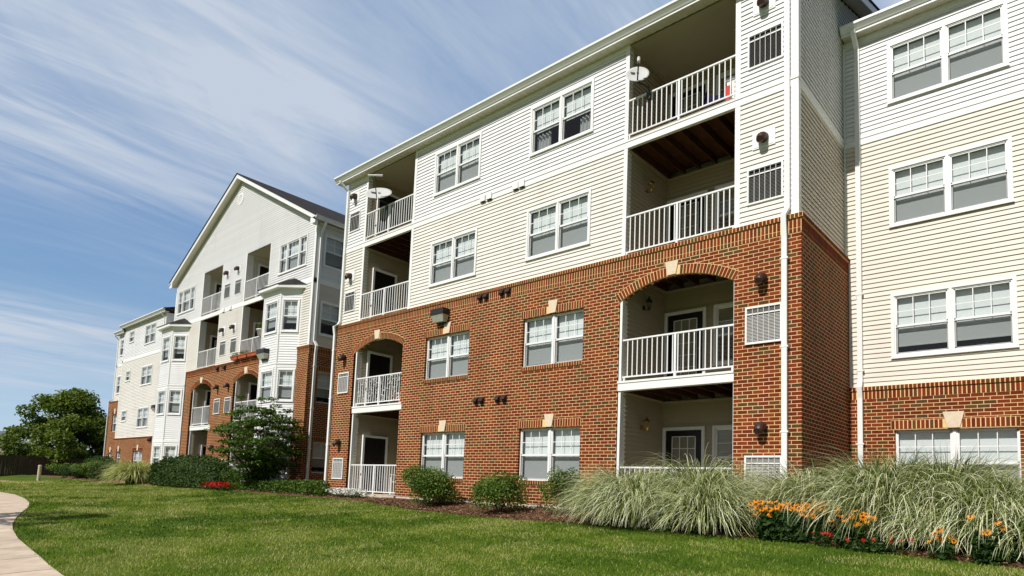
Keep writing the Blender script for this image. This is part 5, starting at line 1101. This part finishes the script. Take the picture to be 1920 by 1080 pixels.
def chair(x, y, z, rz, label, mat='plastic_white', group=None):
    t = thing('balcony_chair', label, 'chair', (x, y, z), group, rz); f = lambda n, m: sub(n, m.mesh(n, [mat]), t)
    s = MB()
    for i in range(6): s.box(-.23 + i * .078, -.23 + i * .078 + .06, -.23, .22, .40, .425)
    f('seat', s); b = MB()
    for i in range(6): q = -.23 + i * .078; b.hexa([(q, .22, .43), (q + .055, .22, .43), (q + .055, .245, .43), (q, .245, .43), (q, .33, .86), (q + .055, .33, .86), (q + .055, .355, .86), (q, .355, .86)])
    b.box(-.25, .25, .33, .36, .84, .90); f('backrest', b)
    for sx in (-1, 1):
        a = MB(); a.box(sx * .27 - .025, sx * .27 + .025, -.24, .30, .62, .65); f('armrest', a)
        for sy in (-.22, .24):
            l = MB(); l.box(sx * .26 - .02, sx * .26 + .02, sy - .02, sy + .02, 0, .62 if sy < 0 else .66); f('leg', l)
    return t
CG = 'white slatted balcony chairs'
chair(-12.25, .55, 0.0, R(-15), 'white slatted chair behind the rail of the left ground floor balcony', group=CG)
chair(-24.6, 1.62, 8.60, R(20), 'white slatted chair on the right upper balcony of the gabled building', group=CG)
chair(-28.9, 1.6, 8.60, R(-30), 'white slatted chair on the left upper balcony of the gabled building', group=CG)
chair(-1.95, .75, 8.60, R(35), 'dark blue folding chair on the top balcony near the right corner', mat='navy')
def cooler():
    t = thing('storage_tub', 'white storage tub with a red strap beside the dark blue chair', 'tub', (-1.42, .5, 8.60)); b = MB()
    b.hexa([(-.12, -.15, 0), (.12, -.15, 0), (.12, .15, 0), (-.12, .15, 0), (-.14, -.18, .62), (.14, -.18, .62), (.14, .18, .62), (-.14, .18, .62)]); sub('body', b.mesh('body', ['plastic_white']), t)
    l = MB(); l.box(-.16, .16, -.2, .2, .62, .68); l.box(-.05, .05, -.06, .06, .68, .71); sub('lid', l.mesh('lid', ['plastic_white']), t)
    s = MB(); s.box(-.15, -.06, -.21, -.17, .03, .5); sub('strap', s.mesh('strap', ['red']), t)
    t = thing('storage_tub', 'pink storage tub at the right end of the left second floor balcony', 'tub', (-11.95, .35, 2.86)); b = MB()
    b.hexa([(-.2, -.14, 0), (.2, -.14, 0), (.2, .14, 0), (-.2, .14, 0), (-.23, -.16, .30), (.23, -.16, .30), (.23, .16, .30), (-.23, .16, .30)]); sub('body', b.mesh('body', ['pink']), t)
    l = MB(); l.box(-.25, .25, -.18, .18, .30, .35); sub('lid', l.mesh('lid', ['plastic_white']), t)
cooler()
def garland():
    n = 420; x = RNG.uniform(-14.1, -11.8, n); ph = (x * 3.6) % 1.0; z = 2.95 + .80 * RNG.random(n) ** .8; y = RNG.normal(.03, .03, n); k = np.abs(np.sin(x * 9)) > .35
    V, F = leaves(np.stack([x, y, z], -1)[k], .06, None, .2); t = RNG.random(k.sum())
    o = link('garland_vine', fastmesh('garland_vine', V, F, ['petal_white'], np.concatenate([t, t]))); tag(o, 'white leafy garland hanging on the left second floor balcony rail', 'garland')
garland()
PG = 'terracotta planters on the brick ledge'
for i, (a, b, lab) in enumerate(((-25.70, -25.0, 'terracotta planter box on the ledge, farthest from the bay window'), (-24.97, -24.08, 'terracotta planter box in the middle of the three on the brick ledge'), (-24.05, -23.12, 'terracotta planter box on the ledge, right beside the bay window'))):
    t = thing('planter_box', lab, 'planter', ((a + b) / 2, .87, 5.755), PG); w = (b - a) / 2 - .02; m = MB()
    m.hexa([(-w + .03, -.07, 0), (w - .03, -.07, 0), (w - .03, .07, 0), (-w + .03, .07, 0), (-w, -.10, .16), (w, -.10, .16), (w, .10, .16), (-w, .10, .16)]); m.box(-w - .015, w + .015, -.115, .115, .13, .165); sub('trough', m.mesh('trough', ['terracotta']), t)
    if i < 2:
        P = np.stack([RNG.uniform(-w, w, 160), RNG.uniform(-.08, .08, 160), RNG.uniform(.16, .34, 160)], -1); V, F = leaves(P, .06); tt = RNG.random(160); sub('foliage', fastmesh('foliage', V, F, ['leaf_bush'], np.concatenate([tt, tt])), t)
def pot():
    t = thing('flower_pot', 'white flower pot with a leafy plant on the third storey balcony rail', 'flower pot', (-23.45, 1.07, 6.70)); m = MB()
    m.lathe([(0, 0), (.13, 0), (.19, .24), (.21, .24), (.21, .28), (.17, .28), (.15, .2)], (0, 0, 0), 16); sub('pot', m.mesh('pot', ['plastic_white'], True), t)
    P = np.array([0, 0, .42]) + rotv(260) * np.array([.2, .2, .2]) * RNG.random((260, 1)) ** .4; V, F = leaves(P, .09); tt = RNG.random(260); sub('plant', fastmesh('plant', V, F, ['leaf_bush'], np.concatenate([tt, tt])), t)
pot()
# --- far left: fence, neighbour, post
def fence(x, y0, y1, z0, z1, mat, label, bw=.14, rz=0.0):
    t = thing('wooden_fence', label, 'fence', (x, y0, z0), None, rz); mb = MB(); n = int((y1 - y0) / bw)
    for i in range(n):
        a = y0 + i * bw; mb.box(x, x + .022, a, a + bw - .008, z0 - .3, z1 + random.uniform(-.02, .02))
    mb.build('board_panel', [mat], t)
    for k in range(int((y1 - y0) / 2.4) + 1):
        p = MB(); a = y0 + k * 2.4; p.box(x - .12, x - .002, a, a + .1, z0 - .3, z1 + .05); p.build('post', [mat], t)
    for zz in (z0 + .3, z1 - .3): r_ = MB(); r_.box(x - .05, x - .002, y0, y1, zz, zz + .09); r_.build('rail', [mat], t)
fence(-58.5, -16, 10, -.6, 1.36, 'fence_dark', 'dark board fence behind the lawn at the far left')
fence(-69.5, -13, 6, -.4, 2.2, 'fence_light', 'taller pale board fence rising behind the dark fence', rz=R(-28))
def house():
    t = thing('neighbour_house', 'low white neighbouring house with a grey roof beyond the fences', 'house', (-82, -8, -.5)); w = MB(); w.box(-88, -78, -22, 2.2, -.8, 2.35); w.build('wall', ['trim_white'], t)
    r = MB(); r.extr([(-77.4, 2.33), (-83, 4.3), (-88.6, 2.33), (-88.6, 2.25), (-83, 4.2), (-77.4, 2.25)], lambda u, a, b: (a, u, b), -22.6, 2.8); r.build('roof', ['roof_grey'], t)
plain('roof_grey', (0.16, 0.17, 0.18), 0.85, 0.1, var=0.15, scale=2)
house()
def bollard():
    z = gz(-44.5, -2.16); t = thing('wooden_post', 'short pale wooden post standing in the lawn before the fence', 'post', (-44.5, -2.16, z)); m = MB(); m.tube([(0, 0, -.1), (.03, .0, .45), (.05, .0, .90)], [.10, .10, .095], 12); sub('post_body', m.mesh('post_body', ['post_wood'], False), t)
    c = MB(); c.lathe([(.10, 0), (.11, .03), (.06, .06), (0, .065)], (.05, 0, .90), 12); sub('cap', c.mesh('cap', ['post_wood'], True), t)
bollard()
